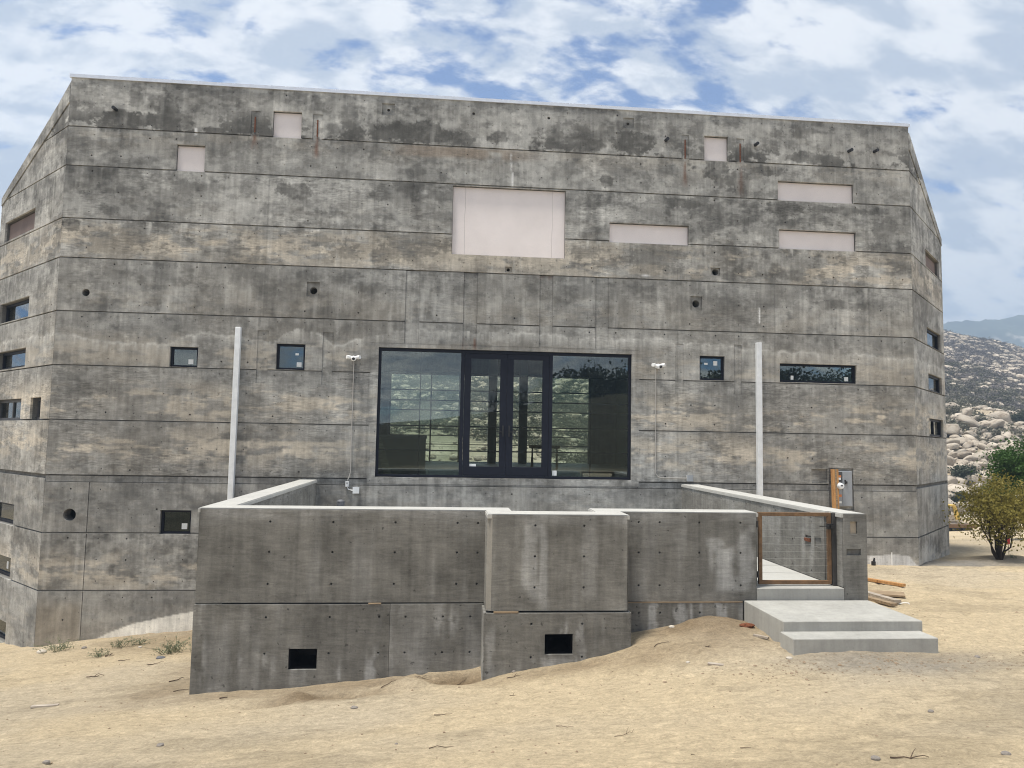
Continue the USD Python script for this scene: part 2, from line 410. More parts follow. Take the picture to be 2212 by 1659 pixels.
L('boulder_rock', {
    'g': ('geometry', {}), 'oi': ('object_info', {}), 'n1': ('noise_texture', {'scale': 1.1, 'detail': 8.0, 'roughness': 0.65}),
    'r': ('rgb_ramp', {'ramp': [(0.30, (.20, .155, .115)), (0.48, (.42, .365, .295)), (0.7, (.49, .44, .37))]}),
    'v': ('map_range', {'from_min': 0, 'from_max': 1, 'to_min': 0.7, 'to_max': 1.15}), 'cm': ('mix', {'mix_type': 'multiply', 'fac': 1.0}),
    'n2': ('noise_texture', {'scale': 6.0, 'detail': 6.0}), 'b': ('bump', {'strength': 0.5, 'distance': 0.15}),
    'p': ('principled_bsdf', {'roughness': 0.9, 'specular_ior_level': 0.2})},
  [('g.position', 'n1.vector'), ('n1.fac', 'r.fac'), ('oi.random', 'v.value'), ('r.color', 'cm.color1'), ('v.result', 'cm.color2'), ('cm.color', 'p.base_color'),
   ('g.position', 'n2.vector'), ('n2.fac', 'b.height'), ('b.normal', 'p.normal')])

# ------------------------------------------------------------------ the ground
CTRL = np.array([(-3.2, -7, -3.36), (-2.1, -7, -3.28), (-.9, -7, -3.21), (.35, -7, -3.05), (.56, -7.55, -3.06), (1.2, -7.55, -2.95), (1.8, -7.55, -2.9), (2.48, -7.55, -2.70), (2.65, -7.1, -2.53),
                 (4.2, -8.6, -2.48), (6.03, -8.6, -2.48), (4.3, -7.2, -2.47), (6.2, -7.0, -2.45), (6.3, -5.8, -2.50), (7.4, -5.8, -2.52), (9, -3.4, -2.66),
                 (-8.72, 0, -4.64), (-7.78, 0, -4.48), (-6.55, 0, -4.38), (-5.4, 0, -4.30), (-3.4, 0, -4.1), (-10.26, 1.54, -4.96), (-3.5, -4, -3.85), (-6, -4, -4.0),
                 (10.3, 0, -2.84), (11.6, 0, -2.82), (14.4, 2.86, -3.0), (14.9, 1.5, -2.95), (12.3, -.9, -2.72), (13.5, -1.2, -2.72), (10.5, -1.6, -2.68), (8, 0, -2.75),
                 (0, -17.2, -1.62), (-6, -17, -2.1), (7, -17, -1.75), (-8, -9, -3.5), (-15, -8, -4.2), (-15, 2, -5.2), (14, -8, -2.45), (14, -16, -2.0), (20, 0, -2.75), (20, 8, -3.25), (1, -12, -2.35), (5, -12, -2.25), (-4, -12, -2.75), (0, 8, -3.4), (-15, 8, -5.4)])
RBF = RBFInterpolator(CTRL[:, :2], CTRL[:, 2], kernel='linear', smoothing=0.02, degree=1)
_gx, _gy = np.linspace(-18, 24, 169), np.linspace(-19, 9, 113)
_gz = RBF(np.stack(np.meshgrid(_gx, _gy), -1).reshape(-1, 2)).reshape(len(_gy), len(_gx))
from scipy.ndimage import gaussian_filter, map_coordinates
_gz = gaussian_filter(_gz, 1.3, mode='nearest')


def ground_z(x, y, rough=True):
    x, y = np.atleast_1d(np.asarray(x, float)), np.atleast_1d(np.asarray(y, float))
    cx, cy = np.clip(x, -18, 24), np.clip(y, -19, 9)
    z = map_coordinates(_gz, [(cy+19)/0.25, (cx+18)/0.25], order=1, mode='nearest')
    z = z - 0.115*(np.clip(y, 7, 30)-7) - .03*(np.clip(y, 30, 60)-30)
    z = z + np.where(y < -19, (0.055+.062*sm(-5, 35, x))*np.maximum(0, -24-np.maximum(y, -125)), 0.0)
    z = z + 0.035*np.maximum(np.abs(x-3)-30, 0)*np.where(y < -19, 0.0, 0.25)
    # spoil heap between the boxed-out wall and the steps, scooped hollows at the wall foot, a low berm in front of the right corner
    z = z + 0.12*np.exp(-(((x-3.75)/.42)**2+((y+7.15)/.40)**2)) + 0.05*np.exp(-(((x-3.3)/.9)**2+((y+7.7)/.5)**2))
    z = z - 0.20*np.exp(-(((x-.25)/.42)**2+((y+7.35)/.25)**2)) - 0.20*np.exp(-(((x+1.15)/.34)**2+((y+7.72)/.16)**2)) - 0.14*np.exp(-(((x+2.0)/.22)**2+((y+8.0)/.12)**2)) + 0.12*np.exp(-(((x+.35)/.30)**2+((y+7.7)/.18)**2)) + .07*np.exp(-(((x+1.7)/.2)**2+((y+7.7)/.12)**2))
    z = z + 0.05*np.exp(-((y+1.35-.06*(x-11))/.45)**2)*sm(8.5, 10.5, x) - 0.10*np.exp(-((y+.4)/.5)**2)*sm(10.2, 11.5, x)*sm(15.5, 14, x)
    z = z + 0.16*np.exp(-(((x-14.9)/.8)**2+((y-1.3)/.6)**2))
    if rough:
        near = np.clip((26-np.hypot(x-2, y+8))/8, 0, 1)
        z = z + near*(0.08*(n2(x, y, .55, .8, 1, 3)-.5) + 0.055*(n2(x, y, 2.0, 4.0, 2, 3)-.5) + 0.045*(n2(x, y, 5.5, 9, 3, 2)-.5))
        z = z + (1-near)*0.8*(n2(x, y, .06, .06, 4, 4)-.5)
    return z


def axis(lo, hi, fine0, fine1, step, grow=1.22):
    mid = list(np.arange(fine0, fine1+step/2, step))
    a, s = [mid[0]], step
    while a[-1] > lo: s *= grow; a.append(a[-1]-s)
    b, s = [mid[-1]], step
    while b[-1] < hi: s *= grow; b.append(b[-1]+s)
    return np.array(a[1:][::-1] + mid + b[1:])


gx, gy = axis(-700, 900, -7.5, 13.0, 0.05), axis(-500, 700, -14.5, -0.5, 0.05)
GX, GY = np.meshgrid(gx, gy)
GZ = ground_z(GX.ravel(), GY.ravel()).reshape(GX.shape)
rd = np.random.default_rng(17)          # footprints and kicked hollows
for _ in range(420):
    fx, fy = rd.uniform(-7, 12.5), rd.uniform(-14.2, -2.5); fa = rd.uniform(0, 3.14); fl, fw = rd.uniform(.07, .16), rd.uniform(.035, .07); dp = rd.uniform(.008, .028)
    i0, i1 = np.searchsorted(gx, [fx-.5, fx+.5]); j0, j1 = np.searchsorted(gy, [fy-.5, fy+.5])
    if i1 <= i0 or j1 <= j0: continue
    dx, dy = GX[j0:j1, i0:i1]-fx, GY[j0:j1, i0:i1]-fy
    p_, q_ = dx*math.cos(fa)+dy*math.sin(fa), -dx*math.sin(fa)+dy*math.cos(fa)
    rr = (p_/fl)**2+(q_/fw)**2
    GZ[j0:j1, i0:i1] += -dp*np.exp(-rr)+.45*dp*np.exp(-(np.sqrt(rr)-1.7)**2*2.5)
nx, ny = len(gx), len(gy)
i = np.arange(nx-1)[None, :] + np.arange(ny-1)[:, None]*nx
quads = np.stack([i, i+1, i+nx+1, i+nx], -1).reshape(-1, 4)
X, Y, Z = GX.ravel(), GY.ravel(), GZ.ravel()
sandc = np.array([.565, .465, .315]); grey = np.array([.49, .425, .325]); damp_shade_col = np.array([.235, .175, .11])
w = sm(.42, .66, n2(X, Y, .35, .5, 11, 4))[:, None]
w2 = sm(.50, .62, n2r(X, Y, .45, .7, 15, 6))[:, None]
C = (sandc*(1-.6*w) + grey*.6*w)*(1-.16*w2)
bk = sm(-21, -27, Y)[:, None]
C = C*(1-bk)+np.array([.075, .066, .042])*bk*(.6+.8*n2(X, Y, .2, .2, 14, 4))[:, None]
damp_shade = np.zeros(len(X))  # damp sand, plus contact shade painted along the wall feet
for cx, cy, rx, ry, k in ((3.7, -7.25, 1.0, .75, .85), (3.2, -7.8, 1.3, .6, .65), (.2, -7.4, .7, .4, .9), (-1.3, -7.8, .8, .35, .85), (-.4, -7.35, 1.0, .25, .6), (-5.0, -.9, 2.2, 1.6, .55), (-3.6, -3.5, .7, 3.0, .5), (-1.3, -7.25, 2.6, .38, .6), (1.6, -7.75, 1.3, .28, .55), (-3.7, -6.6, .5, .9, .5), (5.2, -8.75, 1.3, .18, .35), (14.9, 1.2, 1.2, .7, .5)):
    damp_shade = np.maximum(damp_shade, k*np.exp(-(((X-cx)/rx)**2+((Y-cy)/ry)**2)**1.5))
damp_shade = np.clip(damp_shade*(.55+.9*n2(X, Y, 1.7, 2.2, 12, 4)), 0, 1)[:, None]
C = C*(1-damp_shade) + damp_shade_col*damp_shade
gr = (np.maximum(.75*np.exp(-(((X-5.3)/1.5)**2+((Y+9.0)/.55)**2)**1.3), np.exp(-(((X-12.6)/1.9)**2+((Y-.35)/.8)**2)**1.5)) * (.5+.9*n2(X, Y, 2, 3, 13, 3)))[:, None]
C = C*(1-np.clip(gr, 0, 1)) + np.array([.25, .235, .21])*np.clip(gr, 0, 1)
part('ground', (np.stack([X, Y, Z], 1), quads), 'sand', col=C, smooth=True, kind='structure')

# ------------------------------------------------------------------ concrete house
XL, XR, S2 = -8.72, 11.60, math.sqrt(.5)
ZB = [8.17, 7.01, 6.09, 4.87, 3.96, 2.74, 1.52, .30, -.92, -2.18, -3.43, -5.6]
G = 0.030
SKIN = 0.05
FACES = {'F': dict(o=(XL, 0), e=(1, 0), n=(0, 1), w=XR-XL), 'L': dict(o=(XL, 0), e=(-S2, S2), n=(S2, S2), w=4.40), 'R': dict(o=(XR, 0), e=(S2, S2), n=(-S2, S2), w=4.05)}


def to3d(uvd, face, d0=0.0):
    f = FACES[face]; u = uvd[:, 0]-(XL if face == 'F' else 0); d = uvd[:, 2]+d0
    return np.stack([f['o'][0]+u*f['e'][0]+d*f['n'][0], f['o'][1]+u*f['e'][1]+d*f['n'][1], uvd[:, 1]], 1)


# colours a concrete face has of its own: cast tone per lift and per plywood sheet, tan laitance, dark damp stains, lime runs, rust
BASE = np.array([.305, .302, .286]); TAN = np.array([.52, .47, .392]); DARK = np.array([.098, .096, .089]); LIME = np.array([.60, .59, .555]); RUST = np.array([.16, .058, .022]); BROWN = np.array([.212, .192, .160])
#        tone  tan: amount, centre, width   dark: amount, centre, width  lime runs  grain
LIFT = [(1.12, .05, .6, .6, 1.00, .95, .42, .25, .25),
        (1.06, .25, .0, .5, .45, .20, .50, .35, .40),
        (0.98, .10, .8, .4, .50, .10, .50, .30, .75),
        (1.02, .80, .55, .55, .60, .45, .60, .85, .85),
        (0.92, .22, .8, .35, .35, .30, .50, .45, .45),
        (0.95, .50, .75, .35, .25, .20, .40, .40, .45),
        (0.98, .95, .68, .34, .30, .10, .35, .35, 1.0),
        (0.93, .85, .45, .34, .40, .95, .40, .20, 1.0),
        (0.80, .15, .5, .5, .25, .60, .60, .40, .35),
        (0.84, .75, .68, .30, .35, .20, .30, .35, .45),
        (0.78, .20, .7, .5, .15, .20, .50, .25, .25)]
SPOTS = [  # u, z, half width, half height, strength: separate dark stains
    (-7.55, 7.22, .55, .26, 1.0), (-6.75, 7.20, .5, .22, 1.0), (-6.55, 7.5, .35, .45, .7), (-7.3, 7.75, .25, .25, .5), (-1.25, 7.35, .5, .22, .9), (-.55, 7.3, .55, .28, .95), (.3, 7.2, .35, .22, .7), (3.2, 7.25, .6, .2, .7), (4.4, 7.3, .45, .28, .9),
    (4.1, 7.45, .3, .25, .5), (6.5, 6.75, .5, .22, .9), (7.0, 6.5, .45, .35, .7), (7.9, 6.85, .4, .12, .8), (9.0, 7.2, .7, .12, .7), (8.4, 5.85, .45, .2, .8), (-8.5, 4.72, .2, .16, .8), (-2.2, 7.2, .2, .15, .8), (1.1, 7.25, .3, .14, .8), (2.5, 7.35, .2, .25, .6), (-3.6, 5.75, .4, .15, .7), (-1.6, 5.7, .25, .12, .7), (9.5, 5.9, .7, .1, .6), (10.9, 5.3, .3, .4, .55), (-7.0, 4.55, .4, .35, .5),
    (-8.4, 1.0, .35, .5, .5), (5.9, 5.9, .4, .12, .8), (6.3, 5.4, .25, .3, .5), (9.8, 3.5, .7, .1, .6), (1.9, 5.95, .3, .1, .6), (-.6, 6.0, .5, .08, .6), (3.8, 6.35, .14, .16, .8)]
RUNS = [(-4.57, 7.05, 6.70, .022), (-3.14, 7.08, 6.60, .02), (5.76, 6.95, 6.35, .018), (7.17, 7.0, 6.15, .022), (.43, 2.42, 2.13, .015), (.68, 2.42, 2.13, .015), (2.28, 3.98, 3.92, .03), (2.42, 3.98, 3.92, .03)]
WHITE = [(1.50, 6.45, 6.08, .025), (1.46, 6.9, 6.45, .015), (7.62, 3.36, 2.98, .014), (-5.9, 7.12, 6.95, .03), (4.77, 4.08, 4.03, .1)]


LIMELINE = [(-8.6, 2.21), (-7.9, 2.09), (-7.2, 2.01), (-6.24, 2.03), (-5.9, 2.2), (-5.5, 2.3), (-4.88, 2.29), (-4.26, 2.22), (-3.95, 2.13), (-3.64, 2.36), (-3.34, 2.48), (-2.91, 2.38), (-2.59, 2.14), (-1.96, 2.27), (-1.22, 2.5), (-0.69, 2.52), (0.39, 2.53), (1.49, 2.56), (2.37, 2.54), (3.6, 2.44), (4.5, 2.46), (5.07, 2.54), (5.53, 2.42), (5.99, 2.4), (6.68, 2.38), (7.15, 2.32), (8.08, 2.29), (9.5, 2.27), (11.43, 2.21)]


def paint(u, z, face):
    n = len(u); su = u + {'F': 0, 'L': 40, 'R': 80}[face]
    li = np.clip(np.searchsorted(-np.array(ZB[1:-1]), -z), 0, 10)
    T = np.array(LIFT)[li]
    top, bot = np.array(ZB)[li], np.array(ZB)[li+1]; bot = np.where(li == 10, -4.65, bot)
    t = np.clip((top-z)/(top-bot), 0, 1)
    sheet = np.floor((u+6.63+.61*(li % 2)*0)/2.44)
    hsh = np.modf(np.abs(np.sin(sheet*12.9898+li*78.233+{'F': 0, 'L': 3, 'R': 5}[face]*31.7)*43758.5453))[0]
    tone = T[:, 0]*(.87+.26*hsh); am = np.array([1.2, 1.05, 1.25, 1.25, 1.05, .9, .9, 1.05, .8, 1.2, .8])[li]
    rag = n2r(su, z, .9, 1.5, 51, 6); rag2 = n2r(su, z, 2.6, 4.5, 52, 5); big = n2(su, z, .35, .5, 21, 4); med = n2(su, z, 1.1, 2.0, 22, 5); fine = n2(su, z, 4.0, 6.0, 23, 4); hor = n2(su, z, .9, 7.0, 24, 5); ver = n2(su, z, 6.5, .7, 25, 4)
    c = BASE[None, :]*(tone*(1+am*(.30*(sm(.42, .54, rag)-.5)+.20*(sm(.45, .53, rag2)-.5)+.40*(rag2-.5)+.22*(med-.5)+.36*(n2r(su, z, 7.0, 1.1, 55, 4)-.5)+.15*(big-.5))))[:, None]
    prof = np.exp(-((t-T[:, 2])/T[:, 3])**2)
    tanm = T[:, 1]*prof*(.10+.90*sm(.44, .55, .55*n2r(su, z, .8, 2.2, 56, 6)+.45*n2r(su, z, 1.6, 9.0, 57, 4)+.25*(big-.5)))
    tanm = np.clip(tanm*1.15, 0, 1)
    c = c*(1-tanm[:, None])+TAN*(.88+.3*hor)[:, None]*tanm[:, None]
    # warm brown zone on the middle lifts of the wall
    br = .30*sm(.40, .66, n2(su, z, .6, .9, 26, 4))*np.isin(li, (3, 4, 5, 6, 7, 9))
    c = c*(1-br[:, None])+BROWN*br[:, None]
    pd = np.exp(-((t-T[:, 5])/T[:, 6])**2)
    dk = T[:, 4]*pd*sm(.52, .55, n2r(su, z, 1.1, 1.7, 27, 7))*.88
    if face == 'F':
        for a, b, rx, rz, k in SPOTS:
            q = np.sqrt(((u-a)/rx)**2+((z-b)/rz)**2)+1.7*(n2r(su, z, 2.6, 3.6, 29, 6)-.5)
            dk = np.maximum(dk, min(1, .95*k)*sm(1.04, .94, q)*(.75+.35*sm(.45, .5, n2(u, z, 7, 8, 53, 5))))
    dk = np.clip(dk, 0, .92)[:, None]
    c = c*(1-dk)+DARK*(.85+.4*fine)[:, None]*dk
    # lime runs from the joint above each lift
    ln = .05+.42*sm(.48, .75, n2(su, z*0+li*3.3, 5.5, 1, 31, 3))
    d = top-z
    lim = T[:, 7]*np.clip(1-d/ln, 0, 1)**.7*sm(.47, .62, n2(su, z, 15, .8, 32, 3))*sm(.40, .58, n2(su, z*0+li, .8, 1, 33, 3))
    lo = .28*sm(.58, .74, ver)*sm(.45, .6, big)
    # wavy lime line of an interrupted pour in the lift above the small windows, and one across the lift below
    zc = (np.interp(u, [p[0] for p in LIMELINE], [p[1] for p in LIMELINE]) if face == 'F' else 2.22+.3*(n2(u, u*0, .55, 1, 34, 3)-.5))+.12*(n2r(u, u*0, 2.5, 1, 35, 5)-.5)
    q = z-zc
    if face in 'FLR':
        edge = np.exp(-(q/.034)**2)*(.05+.62*sm(.42, .60, n2r(su, z, 2.2, 3, 36, 5)))
        fade = np.clip(1+q/.30, 0, 1)*(q < 0)*(.22+.5*sm(.45, .7, n2(su, z, 16, 1.2, 37, 3)))
        lim = np.maximum(lim, np.where(np.abs(q) < .4, np.maximum(edge, fade*1.0), 0))
    lim = np.clip(np.maximum(lim, lo), 0, .85)[:, None]
    c = c*(1-lim)+LIME*(.85+.3*fine)[:, None]*lim
    if face == 'F':
        tp = np.exp(-(((u-.3)/1.7)**2)**2)*sm(6.66, 6.80, z)*sm(7.02, 6.97, z)*sm(.35, .5, med)*.7   # tan strip under the second joint
        c = c*(1-tp[:, None])+np.array([.27, .215, .165])*tp[:, None]
        for a, z1, z0, wd in RUNS:
            k = np.exp(-((u-a)/(wd*(1.2+2*np.clip((z1-z)/(z1-z0), 0, 1))))**2)*sm(z0-.12, z0+.12, z)*sm(z1+.02, z1-.05, z)*.75*sm(.3, .6, n2(u, z, 14, 3, 54, 3))
            c = c*(1-k[:, None])+RUST*k[:, None]
        for a, z1, z0, wd in WHITE:
            k = np.exp(-((u-a)/wd)**4)*sm(z0-.03, z0+.03, z)*sm(z1+.02, z1-.02, z)*.9
            c = c*(1-k[:, None])+np.array([.75, .75, .74])*k[:, None]
        # light band of once buried concrete at the wall foot
        zl = np.interp(u, [-7.7, -7.2, -6.66, -5.9, -5.43, -3.2], [-4.60, -4.34, -4.13, -3.97, -3.89, -3.6])+.03*(n2(u, u*0, 4, 1, 38, 3)-.5)
        k = sm(zl+.012, zl-.012, z)*(u < -3) * (u > -7.62)
        zr = -2.60+.10*(n2(u, u*0, 2.2, 1, 39, 4)-.5)-.25*sm(11.3, 11.6, u)
        k2 = sm(zr+.012, zr-.012, z)*(u > 7.0)
        c = c*(1-k[:, None])+np.array([.80, .78, .72])*(.92+.16*med)[:, None]*k[:, None]
        c = c*(1-k2[:, None])+np.array([.64, .63, .61])*(.85+.3*med)[:, None]*k2[:, None]
        ls = np.exp(-(((u-8.3)/.42)**2+((z+4.2)/.7)**2))*0
        lt = .7*sm(-3.5, -3.9, z)*sm(-7.75, -7.85, u)
        c = c*(1-lt[:, None])+np.array([.27, .235, .185])*(.8+.4*fine)[:, None]*lt[:, None]
    # plywood sheet seams
    sd = np.abs(np.modf((u+6.63)/2.44+100)[0]-.5)*2.44
    seam = np.exp(-((1.22-sd)/.016)**2)*.20*(.4+hsh)
    c = c*(1-seam[:, None])
    # soft dark margin of weather along joints
    mk = np.stack([np.clip(T[:, 8]*(.35+.9*sm(.4, .65, med)), 0, 1), np.zeros(n), np.zeros(n)], 1)
    return np.clip(c, .03, .85), mk


house = thing('concrete_house', 'large grey board-formed concrete house with stacked lifts and a big dark-framed glass entrance', 'building', (1.44, 0, -3.5))
WIN = {  # u0, u1, z0, z1
    'big': (-1.55, 4.45, -.875, 2.125),
    'P1': (-4.17, -3.51, 7.02, 7.64), 'P2': (-6.31, -5.67, 6.09, 6.71), 'P3': (.08, 2.80, 4.39, 6.06), 'P4': (3.88, 5.86, 4.84, 5.33), 'P5': (6.25, 6.86, 7.01, 7.63), 'P6': (8.13, 10.11, 6.09, 6.58), 'P7': (8.15, 10.15, 4.87, 5.35),
    'W1': (-6.22, -5.60, 1.54, 2.0), 'W2': (-3.87, -3.22, 1.54, 2.14), 'W3': (6.12, 6.75, 1.55, 2.14), 'W4': (8.13, 10.10, 1.55, 2.01), 'W5': (-6.24, -5.57, -2.2, -1.67)}
RECESS = [(-3.24, -2.95, 3.26, 3.60), (6.40, 6.64, 4.12, 4.31), (5.89, 6.19, 3.24, 3.59), (-1.65, -1.35, 7.70, 7.98), (4.20, 4.47, 7.71, 7.97), (1.36, 1.52, 4.0, 4.14), (8.90, 9.31, -.88, -.55), (9.34, 9.97, -1.53, -.52)]
HOLES = [(-8.11, 3.17, .085), (-3.09, 3.40, .085), (6.53, 4.21, .08), (6.04, 3.41, .09), (-8.16, -1.79, .135), (-1.5, 7.83, .035), (4.33, 7.83, .035), (.53, 7.85, .035), (2.36, 7.85, .035), (1.44, 4.07, .04)]
STRIPS = [(-.97, -.64, 2.24, 3.95), (.39, .72, 2.24, 3.95), (2.20, 2.52, 2.24, 3.95), (3.55, 3.87, 2.24, 3.95), (-4.67, -4.46, 6.99, 7.61), (-3.25, -3.03, 6.99, 7.61), (5.67, 5.86, 7.0, 7.62), (7.07, 7.27, 7.0, 7.60),
          (-4.30, -4.05, 1.22, 2.43), (-2.83, -2.59, 1.22, 2.43), (5.52, 5.72, 1.21, 2.41), (6.98, 7.17, 1.22, 2.43)]
PIPES = [(-7.69, 7.45), (7.55, 7.46), (9.99, 7.43), (10.67, 7.46), (5.27, 7.45)]
openF = unary_union([sbox(a, c, b, d) for a, b, c, d in WIN.values()])
cutF = unary_union([openF] + [sbox(a, c, b, d) for a, b, c, d in RECESS] + [Point(a, b).buffer(r, 6) for a, b, r in HOLES])
stripF = unary_union([sbox(a, c, b, d) for a, b, c, d in STRIPS])
ringF = sbox(-1.73, -1.03, 4.63, 2.23).difference(sbox(*[WIN['big'][k] for k in (0, 2, 1, 3)]))
TIEROW = [(.15, .6, 1.05), (.19, .66), (.11, .57, 1.05), (.19, .68), (.11, .57, 1.05), (.11, .57, 1.05), (.11, .58, 1.05), (.13, .6, 1.08), (.30, .72, 1.12), (.12, .58, 1.05), (.15, .62)]


def ties(face, w0, w1, block, rng):
    out = []
    for k, rows in enumerate(TIEROW):
        for r in rows:
            z = ZB[k]-r
            for u in np.arange(w0, w1, .61):
                uu, zz = u+rng.normal(0, .012), z+rng.normal(0, .008)
                p = Point(uu, zz)
                if block.distance(p) > .07 and rng.random() > .16: out.append(p.buffer(.0125 if rng.random() > .15 else .02, 3))
    return unary_union(out)


rng = np.random.default_rng(3)
tieF = ties('F', -8.15, 11.4, unary_union([cutF, stripF.boundary, stripF, ringF]), rng)


def band(poly, face, name='wall_panel', step=.032, d0=0.0, depth=SKIN):
    if poly.is_empty or poly.area < .004: return
    if hasattr(poly, 'geoms'):
        for g_ in poly.geoms: band(g_, face, name, step, d0, depth)
        return
    uvd, f = skin(poly, depth, step)
    col, mk = paint(uvd[:, 0], uvd[:, 1], face)
    v = to3d(uvd, face, d0)
    if face == 'L': f = f[:, ::-1]
    part(name, (v, f), 'board_concrete', house, col=col, mk=mk)


for k in range(11):
    zt, zb = ZB[k]-(G/2 if k else 0), ZB[k+1]+G/2
    if k == 8: zt = -1.075
    segs = [(XL+.004, XR-.004)] if k < 8 else [(XL+.004, -7.789), (-7.771, XR-.004)]
    for a, b in segs:
        p = sbox(a, zb, b, zt).difference(unary_union([cutF, stripF, ringF, tieF]))
        band(p, 'F')
# eased upper edge of every lift: a narrow sloping lip under each joint
for k in range(1, 11):
    z = ZB[k]-G/2
    if k == 8: continue
    ln = shapely.LineString([(XL+.004, z-.004), (XR-.004, z-.004)]).difference(unary_union([cutF, stripF, ringF]).buffer(.004))
    for s_ in getattr(ln, 'geoms', [ln]):
        a, b = s_.bounds[0], s_.bounds[2]
        if b-a > .05:
            part('joint_lip', (np.array([(a, -.001, z-.004), (b, -.001, z-.004), (b, .020, z+.016), (a, .020, z+.016)]), [[0, 1, 2, 3]]), 'lit_edge_concrete', house)
for a, b in ((XL, -1.73), (4.63, XR)):
    band(sbox(a, -1.062, b, -.935).difference(cutF), 'F', 'joint_strip', d0=.022, depth=.03)
band(sbox(-1.73, -1.062, 4.63, -1.035), 'F', 'joint_strip', d0=.012, depth=.03)
band(ringF, 'F', 'window_surround', d0=.004)
for a, b, c, d in STRIPS:
    band(sbox(a+.004, c+.004, b-.004, d-.004).difference(openF), 'F', 'recessed_strip', d0=.016, depth=.03)
holesF = unary_union([Point(a, b).buffer(r*.93, 6) for a, b, r in HOLES])
uvd, f = skin(sbox(XL, -5.6, XR, 8.10).difference(unary_union([openF, holesF])), .26, .6)
part('wall_core', (to3d(uvd, 'F', SKIN), f), 'core_concrete', house)
for a, b, c, d in RECESS[:6]:   # cast niches have a smooth back of the wall's own concrete
    p = sbox(a+.003, c+.003, b-.003, d-.003).difference(unary_union([Point(h[0], h[1]).buffer(h[2], 6) for h in HOLES]))
    band(p, 'F', 'niche_back', d0=.038, depth=.01)
for a, b, c, d in RECESS[6:]:
    band(sbox(a+.003, c+.003, b-.003, d-.003), 'F', 'niche_back', d0=.046, depth=.003)
# rust slots on the upper strips
for u, z1, z0 in ((-4.575, 7.47, 6.98), (-3.14, 7.48, 6.95), (5.765, 7.5, 6.9), (7.17, 7.48, 6.85)):
    part('rusty_bar', bx(u-.014, u+.014, .004, .03, z0+.12, z1), 'rust', house)

# left and right chamfer faces
SIDE = {'L': dict(w=4.40, rk=lambda s: 7.98-.405*s, ri=lambda s: 7.55-.36*s, cut=[(1.80, 4.0, 4.93, 5.45), (1.80, 3.95, 2.78, 3.28), (1.80, 3.95, 1.57, 2.03), (1.87, 3.95, .29, .81), (.57, 1.23, .29, .81), (1.85, 3.95, -2.2, -1.70), (1.83, 3.95, -3.45, -2.94), (1.85, 3.95, -4.92, -4.42)]),
        'R': dict(w=4.05, rk=lambda s: 8.0-.455*s, ri=lambda s: 7.55-.40*s, cut=[(1.74, 3.60, 4.9, 5.38), (1.69, 3.55, 2.76, 3.24), (1.72, 3.56, 1.54, 2.0), (1.68, 3.62, .32, .80)])}
for fc, sd in SIDE.items():
    w = sd['w']; cut = unary_union([sbox(a, c, b, d) for a, b, c, d in sd['cut']])
    below = Polygon([(0.004, -5.7), (w, -5.7), (w, sd['ri'](w)-G/2), (.004, sd['ri'](0)-G/2)])
    rake = Polygon([(.004, sd['ri'](0)+G/2), (w, sd['ri'](w)+G/2), (w, sd['rk'](w)), (.004, sd['rk'](0))])
    tie = ties(fc, .32, w-.1, cut, rng)
    band(rake, fc, 'rake_panel', d0=-.018, depth=.07)
    for k in range(11):
        p = sbox(.004, ZB[k+1]+G/2, w, ZB[k]-G/2 if k != 8 else -1.0).intersection(below).difference(unary_union([cut, tie]))
        band(p, fc)
    core = Polygon([(-.02, -5.7), (w+.02, -5.7), (w+.02, sd['rk'](w)-.03), (-.02, sd['rk'](0)-.03)]).difference(cut)
    uvd, f = skin(core, .26, .6)
    part('wall_core', (to3d(uvd, fc, SKIN), f if fc == 'R' else f[:, ::-1]), 'core_concrete', house)

# flashing along the top edge and the roof behind it
part('roof_flashing', [bx(XL-.03, XR+.03, -.028, .02, 8.155, 8.235), bx(XL-.03, XR+.03, .021, .45, 8.20, 8.240)], 'flashing', house)
xa, ya, xb, yb = XL-4.40*S2, 4.40*S2, XR+4.05*S2, 4.05*S2
RV = [(XL, .05, 8.15), (XR, .05, 8.15), (xb-.05, yb, 6.12), (xb-.05, 11.0, 6.1), (XR, 13.3, 6.1), (XL, 13.3, 6.1), (xa+.05, 11.0, 6.1), (xa+.05, ya, 6.15)]
RV2 = [(x, y, z-.25) for x, y, z in RV]
rf = [[0, 1, 2, 7], [7, 2, 3, 6], [6, 3, 4, 5]]
part('roof', (np.array(RV+RV2), tri(rf+[[d+8 for d in q[::-1]] for q in rf]+[[a, b+0, b+8, a+8] for a, b in zip(range(8), [1, 2, 3, 4, 5, 6, 7, 0])])), 'roofing', house)


def wall_between(p, q, z0, z1, th=.3):
    p, q = np.array(p, float), np.array(q, float); d = (q-p)/np.linalg.norm(q-p); n = np.array([-d[1], d[0]])*th
    c = [p, q, q+n, p+n]
    v = np.array([[*a, z] for z in (z0, z1) for a in c])
    return v, tri([[3, 2, 1, 0], [4, 5, 6, 7], [0, 1, 5, 4], [1, 2, 6, 5], [2, 3, 7, 6], [3, 0, 4, 7]])


